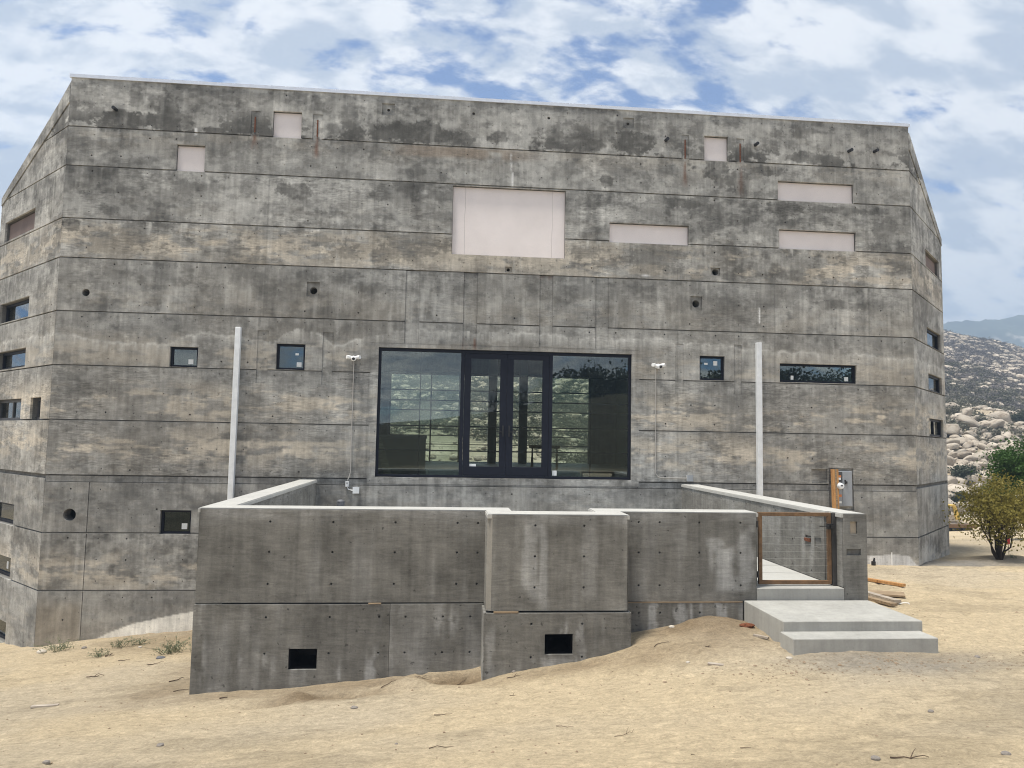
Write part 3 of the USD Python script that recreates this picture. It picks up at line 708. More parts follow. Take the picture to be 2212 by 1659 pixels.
part('rear_wall', [wall_between((xb, yb), (xb, 10.9), -5.6, 6.1), wall_between((xb, 10.9), (XR, 13.5), -5.6, 6.1), wall_between((xa, 10.9), (xa, ya), -5.6, 6.15), wall_between((XL, 13.5), (xa, 10.9), -5.6, 6.1),
                   bx(XL, -2.25, 13.2, 13.5, -5.6, 6.1), bx(6.1, XR, 13.2, 13.5, -5.6, 6.1), bx(-2.25, 6.1, 13.2, 13.5, 2.80, 6.1), bx(-2.25, 6.1, 13.2, 13.5, -5.6, -.96)], 'plain_concrete', house)
part('hall_floor', bx(-4.2, 7.2, .32, 13.19, -1.15, -.90), 'interior_floor', house)
part('hall_ceiling', bx(-4.2, 7.2, .32, 13.19, 3.55, 3.75), 'interior_wall', house)
part('hall_wall', bx(-4.4, -4.2, .32, 13.19, -1.15, 3.75), 'interior_wall', house)
part('hall_wall', bx(7.2, 7.4, .32, 13.19, -1.15, 3.75), 'interior_wall', house)

# pink boards that close the unglazed openings
for k in ('P1', 'P2', 'P3', 'P4', 'P5', 'P6', 'P7'):
    a, b, c, d = WIN[k]
    cuts = [a+.006, a+.11*(b-a), a+.885*(b-a), b-.006] if k == 'P3' else [a+.006, b-.006]
    for p_, q_ in zip(cuts, cuts[1:]):
        part('blank_panel', bx(p_+.002, q_-.002, .082, .10, c+.004, d-.012), 'pink_board', house)
for fc in 'LR':
    a, b, c, d = SIDE[fc]['cut'][0]
    uvd, f = skin(sbox(a+.03, c+.02, b-.03, d-.04), .02, .8)
    part('blank_panel', (to3d(uvd, fc, .10), f if fc == 'R' else f[:, ::-1]), 'brown_board', house, label='brown board closing the top opening of the side face')


def uvbox(face, u0, u1, d0, d1, z0, z1):
    v, f = bx(u0, u1, d0, d1, z0, z1)
    return to3d(v[:, [0, 2, 1]], face), (f[:, ::-1] if face == 'L' else f)


def window(face, a, b, c, d, sashes=1, stickers=(), fr=.05, depth=.085, mat='dark_frame', name='window', gl='window_glass'):
    m = [uvbox(face, a+.004, b-.004, depth, depth+.07, d-fr, d-.004), uvbox(face, a+.004, b-.004, depth, depth+.07, c+.004, c+fr),
         uvbox(face, a+.004, a+fr, depth+.001, depth+.069, c+fr, d-fr), uvbox(face, b-fr, b-.004, depth+.001, depth+.069, c+fr, d-fr)]
    for k in range(1, sashes):
        u = a+(b-a)*k/sashes
        m.append(uvbox(face, u-.025, u+.025, depth+.002, depth+.068, c+fr, d-fr))
    w = part(name, m, mat, house)
    part('pane', uvbox(face, a+fr-.005, b-fr+.005, depth+.034, depth+.040, c+fr-.005, d-fr+.005), gl, w)
    for u, z, sw, sh in stickers:
        part('sticker', uvbox(face, u, u+sw, depth+.030, depth+.0325, z, z+sh), 'paper', w)
    return w


window('F', *WIN['W1'], stickers=[(-5.84, 1.62, .11, .11)])
window('F', *WIN['W2'], stickers=[(-3.42, 1.62, .11, .11), (-3.46, 1.89, .08, .05)])
window('F', *WIN['W3'], stickers=[(6.50, 1.92, .10, .11), (6.27, 1.93, .09, .05)])
window('F', *WIN['W4'], stickers=[(8.46, 1.62, .07, .10), (9.84, 1.62, .10, .10)])
window('F', *WIN['W5'], gl='low_glass', stickers=[(-5.80, -2.10, .12, .13)])
for j, (a, b, c, d) in enumerate(SIDE['L']['cut'][1:]):
    window('L', a, b, c, d, gl='coated_glass' if j < 2 else 'low_glass' if j > 3 else 'window_glass', sashes=2 if j == 2 else 1, depth=.14, mat='frame_grey' if j in (2, 3) else 'dark_frame', fr=.07, stickers=[(2.2, -3.2, .12, .15), (2.55, -3.3, .12, .18)] if j == 5 else ())
for j, (a, b, c, d) in enumerate(SIDE['R']['cut'][1:]):
    window('R', a, b, c, d, sashes=2 if j == 2 else 1, depth=.07, fr=.06)

# the glass entrance: outer frame, two sidelights, two door leaves
a, b, c, d = WIN['big']
D0, D1 = .075, .165
en = part('entrance_frame', [bx(a+.005, b-.005, D0, D1, d-.07, d-.005), bx(a+.005, b-.005, D0, D1, c+.005, c+.06), bx(a+.005, a+.06, D0+.001, D1-.001, c+.06, d-.07), bx(b-.06, b-.005, D0+.001, D1-.001, c+.06, d-.07),
                             bx(.37, .45, D0+.002, D1-.002, c+.06, d-.07), bx(2.47, 2.55, D0+.002, D1-.002, c+.06, d-.07)], 'dark_frame', house)
ZM = [1.53, 1.16, .92, .69, .32, -.25]
for (p, q, vm) in ((a+.06, .37, -.57), (2.55, b-.06, 3.48)):
    part('pane', bx(p-.004, q+.004, .118, .126, c+.056, d-.066), 'window_glass', en, label='sidelight pane')
    part('muntin', bx(vm-.014, vm+.014, .128, .146, c+.06, d-.07), 'dark_frame', en)
    for z in ZM:
        part('muntin', bx(p, q, .129, .145, z-.013, z+.013), 'dark_frame', en)
for (p, q, hx, sg) in ((.455, 1.458, 1.385, -1), (1.462, 2.465, 1.535, 1)):
    lf = part('door', [bx(p, q, .085, .14, d-.20, d-.075, .004), bx(p, q, .085, .14, c+.065, c+.27, .004), bx(p, p+.155, .0855, .1395, c+.27, d-.20), bx(q-.155, q, .0855, .1395, c+.27, d-.20)], 'dark_frame', house, label='glazed door leaf in dark frame')
    part('pane', bx(p+.15, q-.15, .108, .114, c+.265, d-.195), 'clear_glass', lf)
    for z in ZM:
        part('muntin', bx(p+.155, q-.155, .116, .13, z-.013, z+.013), 'dark_frame', lf)
    part('handle', [bx(hx-.02, hx+.02, .062, .0845, .10, .36), bx(min(hx, hx+sg*.15), max(hx, hx+sg*.15), .035, .055, .20, .225), bx(hx-.012, hx+.012, .04, .0625, .20, .225)], 'black_plastic', lf)
part('sticker', bx(.60, .77, .104, .1065, -.66, -.55), 'paper', lf)
part('sticker', bx(2.57, 2.68, .1145, .1165, -.80, -.68), 'paper', en)

# rear glazing of the hall with columns, and the balcony rail beyond it
rw = part('rear_window', [bx(-2.25, 6.1, 13.28, 13.38, 2.72, 2.80), bx(-2.25, 6.1, 13.28, 13.38, -.96, -.88)] + [bx(x-.03, x+.03, 13.29, 13.37, -.88, 2.72) for x in (-2.22, -.55, .62, 3.36, 4.25, 6.07)] +
          [bx(-2.25, 6.1, 13.30, 13.36, z-.014, z+.014) for z in (.45, -.18)], 'dark_frame', house)
part('pane', bx(-2.22, 6.07, 13.325, 13.332, -.9, 2.74), 'clear_glass', rw)
for x in (1.95, 3.2):
    part('column', bx(x-.17, x+.17, 12.5, 12.8, -.9, 3.55, .02), 'grey_paint', house)
part('balcony_floor', bx(-3.2, 7.0, 13.5, 15.4, -1.05, -.93), 'slab_concrete', house)
part('balcony_rail', [bx(-3.1, 6.9, 15.2, 15.24, .17, .21)] + [tube([(-3.1, 15.22, z), (6.9, 15.22, z)], .006, 4) for z in (-.7, -.5, -.3, -.1)] + [bx(x-.02, x+.02, 15.2, 15.24, -.93, .17) for x in np.arange(-3.1, 7, 1.9)], 'post_steel', house)
# pipe stubs cast into the top lift
for u, z in PIPES:
    part('pipe_stub', tube([(u, .03, z), (u+.01 if u > 0 else u-.01, -.15, z-.01)], .04, 12), 'black_plastic', house)

# ------------------------------------------------------------------ courtyard wall
CT = -.955
court = thing('courtyard_wall', 'waist to head high grey concrete wall enclosing the entrance court, stepped out in the middle', 'wall', (1.5, -7, -3.2))


def cpaint(u, z, seed, low=False, smear=()):
    big = n2(u+seed*9, z, .6, .8, 41, 4); med = n2(u+seed*9, z, 1.8, 3.2, 42, 5); fine = n2(u+seed*9, z, 8, 12, 43, 4); ver = n2(u+seed*9, z, 7, .8, 44, 4); hor = n2(u+seed*9, z, 1.5, 14, 45, 4)
    tone = .72 if not low else .68; rg_ = n2r(u+seed*9, z, 1.3, 1.8, 49, 6); h2 = n2r(u+seed*9, z, 2.0, 12, 50, 4)
    c = np.array([.212, .205, .186])[None, :]*(tone*(1.0+.34*(med-.5)+.24*(ver-.5)+.30*(h2-.5)+.45*(rg_-.5)+.2*(big-.5)))[:, None]*1.12
    lim = .38*sm(.52, .72, ver*.6+big*.4)*(.6+.6*hor)
    if low: lim = np.maximum(lim, .75*sm(.52, .62, n2r(u+seed*9, z, 12, 1.3, 46, 4))*sm(.36, .56, n2(u+seed*9, z, .9, 1.2, 47, 3)))
    else:
        lim = np.maximum(lim, .5*np.exp(-((CT-z)/.16)**2)*sm(.40, .62, med*.5+hor*.5))
    for a, zc, rx, rz, k in smear:
        lim = np.maximum(lim, k*sm(1.15, .6, np.maximum(np.abs((u-a)/rx), np.abs((z-zc)/rz))+1.3*(n2(u, z, 5, 5, 48, 5)-.5))*(.7+.5*fine))
    lim = np.clip(lim, 0, .9)[:, None]
    c = c*(1-lim)+np.array([.36, .36, .35])*lim
    for s_ in (-1.92, -.40, 3.62):
        c = c*(1-(.28*np.exp(-((u-s_)/.012)**2)*(not low))[:, None])
    mk = np.stack([np.full(len(u), .35)+.3*med, np.zeros(len(u)), np.zeros(len(u))], 1)
    return np.clip(c, .03, .8), mk


def cface(name, u0, u1, z0, z1, y, seed, holes=(), tie=(), low=False, smear=(), depth=.04, label=None):
    p = sbox(u0, z0, u1, z1)
    if holes: p = p.difference(unary_union([sbox(a, cc, b, dd) for a, b, cc, dd in holes]))
    hp = [Point(u, z).buffer(.0155, 3) for u in tie[0] for z in tie[1] if p.buffer(-.05).contains(Point(u, z))] if tie else []
    if hp: p = p.difference(unary_union(hp))
    uvd, f = skin(p, depth, .035, seed)
    col, mk = cpaint(uvd[:, 0], uvd[:, 1], seed, low, smear)
    return part(name, (np.stack([uvd[:, 0], y+uvd[:, 2], uvd[:, 1]], 1), f), 'board_concrete', court, col=col, mk=mk, label=label)


def cside(name, y0, y1, z0, z1, x, out, seed, holes=(), low=False, depth=.03):
    p = sbox(y0, z0, y1, z1)
    if holes: p = p.difference(unary_union([sbox(a, cc, b, dd) for a, b, cc, dd in holes]))
    tie = [Point(u, z).buffer(.017, 3) for u in np.arange(y0+.4, y1, .61) for z in (-1.1, -1.5, -1.9) if z > z0+.05 and p.buffer(-.05).contains(Point(u, z))]
    if tie: p = p.difference(unary_union(tie))
    uvd, f = skin(p, depth, .05, seed)
    col, mk = cpaint(uvd[:, 0]+20, uvd[:, 1], seed, low)
    if out > 0: f = f
    else: f = f[:, ::-1]
    return part(name, (np.stack([x-out*uvd[:, 2], uvd[:, 0], uvd[:, 1]], 1), f), 'board_concrete', court, col=col, mk=mk)


TX = lambda p: np.array(p)
ZT = CT-.012
cface('wall_panel', -3.19, .60, -2.195, ZT, -7.0, 1, tie=([-2.28, -1.45, -.62, .22, .50], [-1.13, -1.53, -1.95]))
cface('wall_panel', .664, 2.46, -2.20, ZT, -7.5, 2, tie=([1.23, 1.88], [-1.1, -1.5, -1.9]), smear=[(1.18, -1.5, .12, .6, .6), (1.34, -1.55, .07, .65, .7), (1.95, -1.5, .1, .6, .3)])
cface('wall_panel', 2.49, 4.45, -2.19, ZT, -7.0, 3, tie=([2.75, 3.05, 3.62, 4.22], [-1.1, -1.52, -1.97]), smear=[(3.98, -1.72, .16, .34, .75), (4.30, -1.55, .12, .42, .65), (3.80, -1.60, .05, .25, .5), (4.1, -1.95, .3, .12, .5), (3.9, -1.38, .14, .06, .6)])
cface('wall_panel', 5.75, 6.10, -2.18, ZT, -7.0, 4, holes=[(5.85, 5.96, -1.25, -1.07), (5.79, 6.01, -1.55, -1.46)], label='end pier with two small niches')
cface('footing_panel', -.656, .60, -3.8, -2.215, -7.018, 8, tie=([-.45, .05, .42], [-2.38, -2.85]), low=True)
cface('footing_panel', -3.21, -.66, -4.2, -2.215, -7.02, 5, holes=[(-1.97, -1.60, -3.06, -2.79)], tie=([-2.28, -1.45, -.80], [-2.38, -2.85]), low=True)
cface('footing_panel', .585, 2.50, -3.8, -2.225, -7.53, 6, holes=[(1.37, 1.74, -2.75, -2.49)], tie=([1.19, 1.86], [-2.36, -2.78]), low=True, smear=[(1.55, -2.95, .19, .14, .7), (.66, -2.7, .06, .45, .5)])
cface('footing_panel', 2.50, 4.24, -3.4, -2.205, -7.02, 7, tie=([2.75, 3.05, 3.62], [-2.34]), low=True)
# cores behind the panels and the trowelled tops
CORES = [(-3.19, -2.87, -6.96, -.003), (-2.87, .93, -6.96, -6.60), (.63, .93, -7.46, -6.96), (.93, 2.15, -7.46, -7.08), (2.15, 2.46, -7.46, -6.96), (2.15, 4.45, -6.96, -6.58), (5.75, 6.06, -6.96, -6.62), (5.69, 6.05, -6.62, -.003)]
cap = unary_union([sbox(a, c, b, d) for a, b, c, d in CORES]).buffer(.0)
cap2 = unary_union([sbox(a-.0, c, b, d) for a, b, c, d in CORES])


def prism(poly, z0, z1, bev=0.0):
    out = []
    for g in getattr(poly, 'geoms', [poly]):
        g = shapely.geometry.polygon.orient(g)
        cs = manifold3d.CrossSection([np.asarray(r.coords)[:-1] for r in [g.exterior, *g.interiors]], manifold3d.FillRule.EvenOdd)
        m = cs.extrude(z1-z0).to_mesh()
        v = np.asarray(m.vert_properties)[:, :3].astype(float)+[0, 0, z0]
        out.append((v, np.asarray(m.tri_verts)))
    return join(out)


part('wall_core', prism(cap2.buffer(-.003), -2.19, -1.02), 'plain_concrete', court)
# top with an eased arris: three stacked outlines
o1, o0 = cap2.buffer(.034, join_style=2).difference(sbox(-9, -.003, 9, 1)), cap2.buffer(.022, join_style=2).difference(sbox(-9, -.003, 9, 1))
part('wall_top', [prism(o1, -1.015, CT-.012), prism(o0, CT-.0118, CT)], 'cap_concrete', court)
low = unary_union([sbox(-3.19, -6.98, -2.87, -.003), sbox(5.69, -6.98, 6.05, -.003)])
part('wall_core', prism(low, -5.2, -2.192), 'plain_concrete', court)
part('footing_core', [bx(-2.87, -2.0, -6.978, -6.6, -4.2, -2.22), bx(-1.57, .58, -6.978, -6.6, -4.2, -2.22), bx(-2.0, -1.57, -6.978, -6.6, -4.2, -3.09), bx(-2.0, -1.57, -6.978, -6.6, -2.76, -2.22),
                      bx(.60, 1.34, -7.488, -6.6, -3.8, -2.23), bx(1.77, 2.48, -7.488, -6.6, -3.8, -2.23), bx(1.34, 1.77, -7.488, -6.6, -3.8, -2.78), bx(1.34, 1.77, -7.488, -6.6, -2.46, -2.23),
                      bx(2.5, 5.69, -6.978, -6.6, -3.4, -2.21)], 'plain_concrete', court)
part('vent_recess', [bx(a, b, y0, y1, c, d) for (a0, a1, c0, c1, yy) in ((-2.0, -1.57, -3.09, -2.76, -6.94), (1.34, 1.77, -2.78, -2.46, -7.44)) for a, b, y0, y1, c, d in ((a0, a1, -6.3, -6.25, c0, c1), (a0, a0+.02, yy, -6.3, c0, c1), (a1-.02, a1, yy, -6.3, c0, c1), (a0+.02, a1-.02, yy, -6.3, c0, c0+.02), (a0+.02, a1-.02, yy, -6.3, c1-.02, c1))], 'black_plastic', court, label='black box painting the shade inside the two foot vents')  # black lining stands in for the deep shade of the vents
# visible side faces
cside('wall_panel', -6.58, -.01, -2.0, CT-.02, -2.853, 1, 12)                         # inner face of the left wall
cside('wall_panel', -6.60, -.01, -1.99, CT-.02, 5.673, -1, 13, holes=[(-6.5, -6.3, -1.52, -1.37), (-6.2, -6.02, -1.47, -1.38)])     # inner face of the right wall
cside('wall_panel', -6.98, -.01, -4.6, CT-.02, -3.207, -1, 14)
cside('wall_panel', -6.98, -.01, -3.2, CT-.02, 6.082, 1, 15)
cside('wall_panel', -7.455, -7.005, -2.20, CT-.02, .600, -1, 16)
part('chamfer', (np.array([(.600, -7.455, -2.2), (.664, -7.5, -2.2), (.664, -7.5, CT-.012), (.600, -7.455, CT-.012)]), [[0, 1, 2, 3]]), 'lit_edge_concrete', court, label='chamfered corner of the boxed-out wall, coloured lighter as if lit')
cside('wall_panel', -7.485, -7.005, -2.20, CT-.02, 2.478, 1, 17)
cside('footing_panel', -7.52, -7.03, -3.8, -2.225, .572, -1, 18, low=True)
cside('footing_panel', -7.52, -7.03, -3.6, -2.225, 2.513, 1, 19, low=True)
cside('wall_panel', -6.98, -6.63, -2.0, CT-.02, 5.735, -1, 20)
part('niche_back', bx(5.845, 5.965, -6.962, -6.958, -1.255, -1.065), 'beige_board', court, label='beige lining of the upper pier niche')
part('timber_strip', [bx(2.52, 4.24, -7.025, -7.0, -2.203, -2.195), bx(.70, 1.02, -7.532, -7.5, -2.222, -2.205), bx(-.95, -.78, -7.027, -7.0, -2.212, -2.200)], 'weathered_wood', court, label='timber strip left in the cast joint')
part('chipped_pocket', [bx(5.652, 5.667, -6.2, -6.02, -1.47, -1.42)], 'rust', court, label='chipped rusty pocket in the inner wall')

part('court_floor', [bx(-2.85, 5.67, y, y+1.49, -2.25, -2.0) for y in (-6.52, -5.02, -3.52, -2.02)] + [bx(-2.85, 5.67, -.52, -.005, -2.25, -2.0)], 'slab_concrete', kind='structure')

# ------------------------------------------------------------------ steps in front of the gate
st = thing('entry_steps', 'pale grey fresh concrete landing with one lower step below the rusty gate', 'steps', (5.1, -7.9, -2.5))
part('landing', bx(4.245, 6.07, -8.25, -7.045, -2.75, -2.17, .008), 'step_concrete', st)
part('step', bx(4.20, 6.03, -8.60, -8.252, -2.80, -2.29, .008), 'step_concrete', st)
part('threshold', bx(4.455, 5.748, -7.0, -6.53, -2.30, -2.012, .008), 'step_concrete', st)

# ------------------------------------------------------------------ gate
GYP = -6.80
A, B_ = at(1637.3, 1106.2, 1, GYP), at(1795.7, 1261.4, 1, GYP)
gx0, gx1, gz0, gz1 = A[0], B_[0], B_[2], A[2]
gate = thing('gate', 'rust brown steel frame gate strung with thin cables between wall and end pier', 'gate', (gx0, GYP, gz0))
gw = .052
part('gate_frame', [bx(gx0, gx1, GYP-.02, GYP+.025, gz1-gw, gz1, .003), bx(gx0, gx1, GYP-.02, GYP+.025, gz0, gz0+gw, .003), bx(gx0, gx0+gw, GYP-.019, GYP+.024, gz0+gw, gz1-gw), bx(gx1-gw, gx1, GYP-.019, GYP+.024, gz0+gw, gz1-gw)], 'rusty_steel', gate)
for k in range(8):
    z = gz1-gw-.095-k*(gz1-gz0-2*gw-.10)/8.0
    part('cable', tube([(gx0+gw-.01, GYP, z), ((gx0+gx1)/2, GYP, z-.004), (gx1-gw+.01, GYP, z)], .0020, 6), 'cable_steel', gate)
part('latch', [bx(gx1-.075, gx1+.02, GYP-.055, GYP-.021, gz1-.235, gz1-.155), bx(gx1-.20, gx1-.06, GYP-.075, GYP-.058, gz1-.195, gz1-.182), bx(gx1-.03, gx1+.03, GYP-.08, GYP-.056, gz1-.22, gz1-.17)], 'black_plastic', gate)
for z in (gz1-.17, gz0+.14):
    part('hinge', tube([(gx0-.022, GYP-.03, z-.045), (gx0-.022, GYP-.03, z+.045)], .012, 8), 'post_steel', gate)
part('hinge_post', bx(4.47, gx0-.035, GYP-.03, GYP+.03, -2.01, gz1-.01), 'post_steel', gate)
gp = at(1806.9, 1268.7, 1, GYP)
part('latch_post', bx(gx1+.012, gp[0]+.0, GYP-.035, GYP+.045, gp[2], gz1, .003), 'post_steel', gate)

# ------------------------------------------------------------------ fittings on the facade
for (px0, px1, top_, nm) in ((-4.775, -4.655, 2.47, 'left of both floodlights'), (7.51, 7.63, 2.48, 'right of both floodlights')):
    dp = thing('square_post', 'tall pale square metal post against the facade, '+nm, 'post', ((px0+px1)/2, -.06, -1.4))
    zb = float(ground_z((px0+px1)/2, -.07)[0])-.05
    part('tube', bx(px0, px1, -.122, -.004, zb, top_, .006), 'galvanised', dp)
    part('end_cap', bx(px0+.004, px1-.004, -.118, -.008, top_-.002, top_+.008), 'white_metal', dp)


def ball(c, r, sub=2, sq=(1, 1, 1)):
    m = trimesh.creation.icosphere(subdivisions=sub, radius=1.0)
    return np.asarray(m.vertices)*r*np.array(sq)+np.asarray(c), np.asarray(m.faces)


def capsule_lamp(c, d, ln, r):
    d = np.array(d, float)/np.linalg.norm(d); c = np.array(c, float)
    return tube([c-d*.01, c, c+d*ln*.6, c+d*ln], [r*.55, r*.8, r, r*.96], 14)


for (x, z, nm) in ((-2.105, 1.84, 'left of the glass entrance'), (5.06, 1.85, 'right of the glass entrance')):
    fl = thing('floodlight_camera', 'white security camera with two floodlights on the wall '+nm, 'security camera', (x, -.1, z))
    part('mount', [tube([(x, .0, z), (x, -.055, z)], [.055, .045], 16), tube([(x, -.05, z), (x, -.09, z)], .02, 10)], 'white_plastic', fl)
    part('camera_body', ball((x, -.13, z-.015), .062, 3, (1, 1, 1.0)), 'white_plastic', fl, smooth=True)
    lx = .055 if x > 0 else .01
    part('lens', tube([(x+lx*.6, -.175, z-.025), (x+lx, -.198, z-.028)], .034, 16), 'black_plastic', fl)
    part('lamp', capsule_lamp((x-.05, -.10, z+.01), (-.75, -.55, .05), .12, .045), 'white_plastic', fl)
    part('lamp', capsule_lamp((x+.05, -.10, z+.01), (.78, -.5, .08), .12, .045), 'white_plastic', fl)


def arc(c, r, a0, a1, n=7):
    return [(c[0]+r*math.cos(t), -.02, c[1]+r*math.sin(t)) for t in np.linspace(a0, a1, n)]


part('conduit', tube([(-2.105, -.02, 1.78), (-2.105, -.02, 1.0), (-2.10, -.02, -.78)] + [(-2.12, -.02, -.86), (-2.155, -.03, -.96)], .010, 8), 'conduit_metal', label='thin white conduit dropping from the left floodlight to a small switch box', cat='conduit', smooth=50)
part('conduit', tube([(5.03, -.02, 1.79), (5.03, -.02, .6), (5.03, -.02, -.62)] + arc((5.18, -.66), .15, math.pi, 1.5*math.pi) + [(5.4, -.02, -.81), (5.79, -.02, -.81)], .010, 8), 'conduit_metal', label='thin white conduit bending from the right floodlight to a grey junction box', cat='conduit', smooth=50)
sb = thing('switch_box', 'small pale weatherproof switch box under the left conduit', 'switch box', (-2.16, 0, -1.05))
part('box', bx(-2.205, -2.115, -.06, .0, -1.11, -.98, .008), 'grey_paint', sb)
part('cover', bx(-2.195, -2.125, -.068, -.061, -1.10, -.99), 'white_plastic', sb)
part('switch', bx(-2.175, -2.145, -.078, -.069, -1.03, -1.005), 'blue_grey_scrap', sb)
part('flexible_conduit', tube([(-2.16, -.03, -1.11), (-2.13, -.04, -1.16), (-2.05, -.04, -1.185), (-2.02, -.04, -1.18)], .012, 8), 'white_plastic', sb)
jb = thing('junction_box', 'grey junction box beside the switch box, low left of the entrance', 'junction box', (-1.96, 0, -1.17))
part('box', bx(-2.02, -1.89, -.07, 0, -1.245, -1.115, .006), 'grey_paint', jb); part('cover', bx(-2.028, -1.882, -.076, -.071, -1.253, -1.107), 'galvanised', jb)
jb = thing('junction_box', 'grey junction box at the end of the right conduit, above the courtyard wall', 'junction box', (5.84, 0, -.81))
part('box', bx(5.79, 5.92, -.07, 0, -.875, -.745, .006), 'galvanised', jb); part('cover', bx(5.782, 5.928, -.076, -.071, -.883, -.737), 'grey_paint', jb)
pv = thing('vent_pipe', 'stubby black capped pipe rising behind the courtyard wall', 'pipe', (-2.27, -.2, -2.0))
part('pipe', tube([(-2.27, -.2, -2.0), (-2.27, -.2, -1.52)], .065, 14), 'black_plastic', pv)
part('cap', join([tube([(-2.27, -.2, -1.53), (-2.27, -.2, -1.44)], .088, 14), ball((-2.27, -.2, -1.43), .085, 2, (1, 1, .6))]), 'blue_grey_scrap', pv)

# electric meter panel in its niche
mp = thing('meter_panel', 'grey electric meter panel with round meter set in a niche behind leaning boards', 'electric panel', (9.7, 0, -1.45))
part('enclosure', bx(9.475, 9.90, -.05, .05, -1.44, -.59, .006), 'grey_paint', mp)
part('door', bx(9.655, 9.892, -.062, -.051, -1.425, -.61), 'grey_paint', mp)
part('lower_cover', bx(9.483, 9.645, -.060, -.051, -1.42, -1.035), 'grey_paint', mp)
part('upper_cover', bx(9.49, 9.645, -.058, -.051, -.88, -.61), 'dark_grey_paint', mp)
me = part('meter', tube([(9.57, -.05, -.945), (9.57, -.11, -.945)], [.085, .08], 20), 'galvanised', mp)
part('dial_glass', tube([(9.57, -.11, -.945), (9.57, -.16, -.945), (9.57, -.175, -.945)], [.07, .068, .045], 20), 'galvanised', me)
part('display', bx(9.545, 9.595, -.178, -.1755, -.945, -.92), 'black_plastic', me)
part('latch', [bx(9.70, 9.725, -.085, -.063, -.90, -.80), bx(9.725, 9.76, -.09, -.063, -.89, -.83)], 'black_plastic', mp)
for (u0, u1, z0, z1, mm) in ((9.53, 9.615, -.74, -.69, 'orange_paper'), (9.525, 9.61, -.80, -.748, 'paper'), (9.525, 9.625, -1.21, -1.15, 'orange_paper'), (9.53, 9.62, -1.36, -1.31, 'paper')):
    part('sticker', bx(u0, u1, -.0635, -.0612, z0, z1), mm, mp)
# a loose bundle of offcuts leaning in front of the niche
for (b0, b1, t0, t1, y0, mm, lb) in ((9.30, 9.385, 9.365, 9.45, -.30, 'orange_wood', 'orange brown board leaning on the facade, leftmost of the bundle by the meter panel'), (9.39, 9.435, 9.455, 9.495, -.27, 'weathered_wood', 'narrow darker board in the middle of the bundle leaning by the meter panel'), (9.44, 9.48, 9.50, 9.545, -.22, 'orange_wood', 'split reddish board leaning right beside the meter panel')):
    zb = float(ground_z(9.4, -.4)[0])
    v = np.array([(b0, y0, zb), (b1, y0, zb), (b1, y0+.04, zb), (b0, y0+.04, zb), (t0, -.075, -.54), (t1, -.075, -.55), (t1, -.035, -.55), (t0, -.035, -.54)])
    part('leaning_board', (v, tri([[3, 2, 1, 0], [4, 5, 6, 7], [0, 1, 5, 4], [1, 2, 6, 5], [2, 3, 7, 6], [3, 0, 4, 7]])), mm, label=lb, cat='board', group='boards leaning by the meter panel')
part('pipe_stub', tube([(10.87, -.06, -3.0), (10.87, -.06, -2.53)], [.02, .012], 10), 'white_plastic', label='white plastic pipe stub at the foot of the right facade', cat='pipe')
vl = thing('valve_pipe', 'short black valve standing by the pale footing right of the pier', 'valve', (9.75, -.35, -2.85))
pv_ = at(1887, 1221, 1, -.35)
part('pipe', tube([(pv_[0], -.35, pv_[2]-.05), (pv_[0], -.35, pv_[2]+.09)], .05, 10), 'black_plastic', vl)
part('spout', tube([(pv_[0]+.01, -.35, pv_[2]+.08), (pv_[0]+.025, -.35, pv_[2]+.17)], [.03, .018], 10), 'black_plastic', vl)

# ------------------------------------------------------------------ inside the hall
def gz(x, y): return float(ground_z(np.array([x]), np.array([y]))[0])


cr = thing('storage_crate', 'tall dark board crate seen through the left sidelight of the entrance', 'crate', (-1.6, 5.5, -.9))
part('body', bx(-1.95, -.55, 5.2, 6.2, -.9, .02, .01), 'interior_wall', cr)
part('lid', bx(-1.98, -.52, 5.17, 6.23, .02, .12, .01), 'grey_paint', cr)
for k, lb in ((0, 'plank leaning inside the left corner of the entrance glazing'), (1, 'second plank leaning beside it inside the left glazing')):
    v = np.array([(-1.40+.1*k, .8, -.89), (-1.30+.1*k, .8, -.89), (-1.30+.1*k, .84, -.89), (-1.40+.1*k, .84, -.89), (-1.62+.03*k, .5, .0+.05*k), (-1.52+.03*k, .5, 0+.05*k), (-1.52+.03*k, .54, 0+.05*k), (-1.62+.03*k, .54, 0+.05*k)])
    part('leaning_plank', (v, tri([[3, 2, 1, 0], [4, 5, 6, 7], [0, 1, 5, 4], [1, 2, 6, 5], [2, 3, 7, 6], [3, 0, 4, 7]])), 'grey_wood', label=lb, cat='plank')
sh = thing('sawhorse', 'sawhorse seen through the right door leaf of the entrance', 'sawhorse', (3.0, 6, -.9))
part('beam', bx(2.75, 3.75, 6.35, 6.42, -.22, -.12), 'weathered_wood', sh)
for x in (2.85, 3.65):
    for s in (-1, 1): part('leg', tube([(x, 6.385+.02*s, -.18), (x+.05*s, 6.385+.22*s, -.9)], .025, 6), 'weathered_wood', sh)
part('white_bracket', [bx(-.75, -.35, 1.0, 1.06, -.895, -.85), bx(-.41, -.35, 1.0, 1.06, -.85, -.72)], 'white_metal', label='white metal bracket lying inside behind the left sidelight', cat='bracket')
part('white_bracket', [bx(3.2, 3.6, 1.0, 1.08, -.895, -.85), bx(3.3, 3.45, 1.0, 1.06, -.85, -.78)], 'white_metal', label='white metal bracket lying inside behind the right sidelight', cat='bracket')

# ------------------------------------------------------------------ ground clutter
def on_ground(px, py):
    d = ray(px, py); t = np.linspace(3, 110, 4000)/np.linalg.norm(d)
    P = POS+d*t[:, None]; k = np.argmax(P[:, 2] < ground_z(P[:, 0], P[:, 1]))
    return P[k]


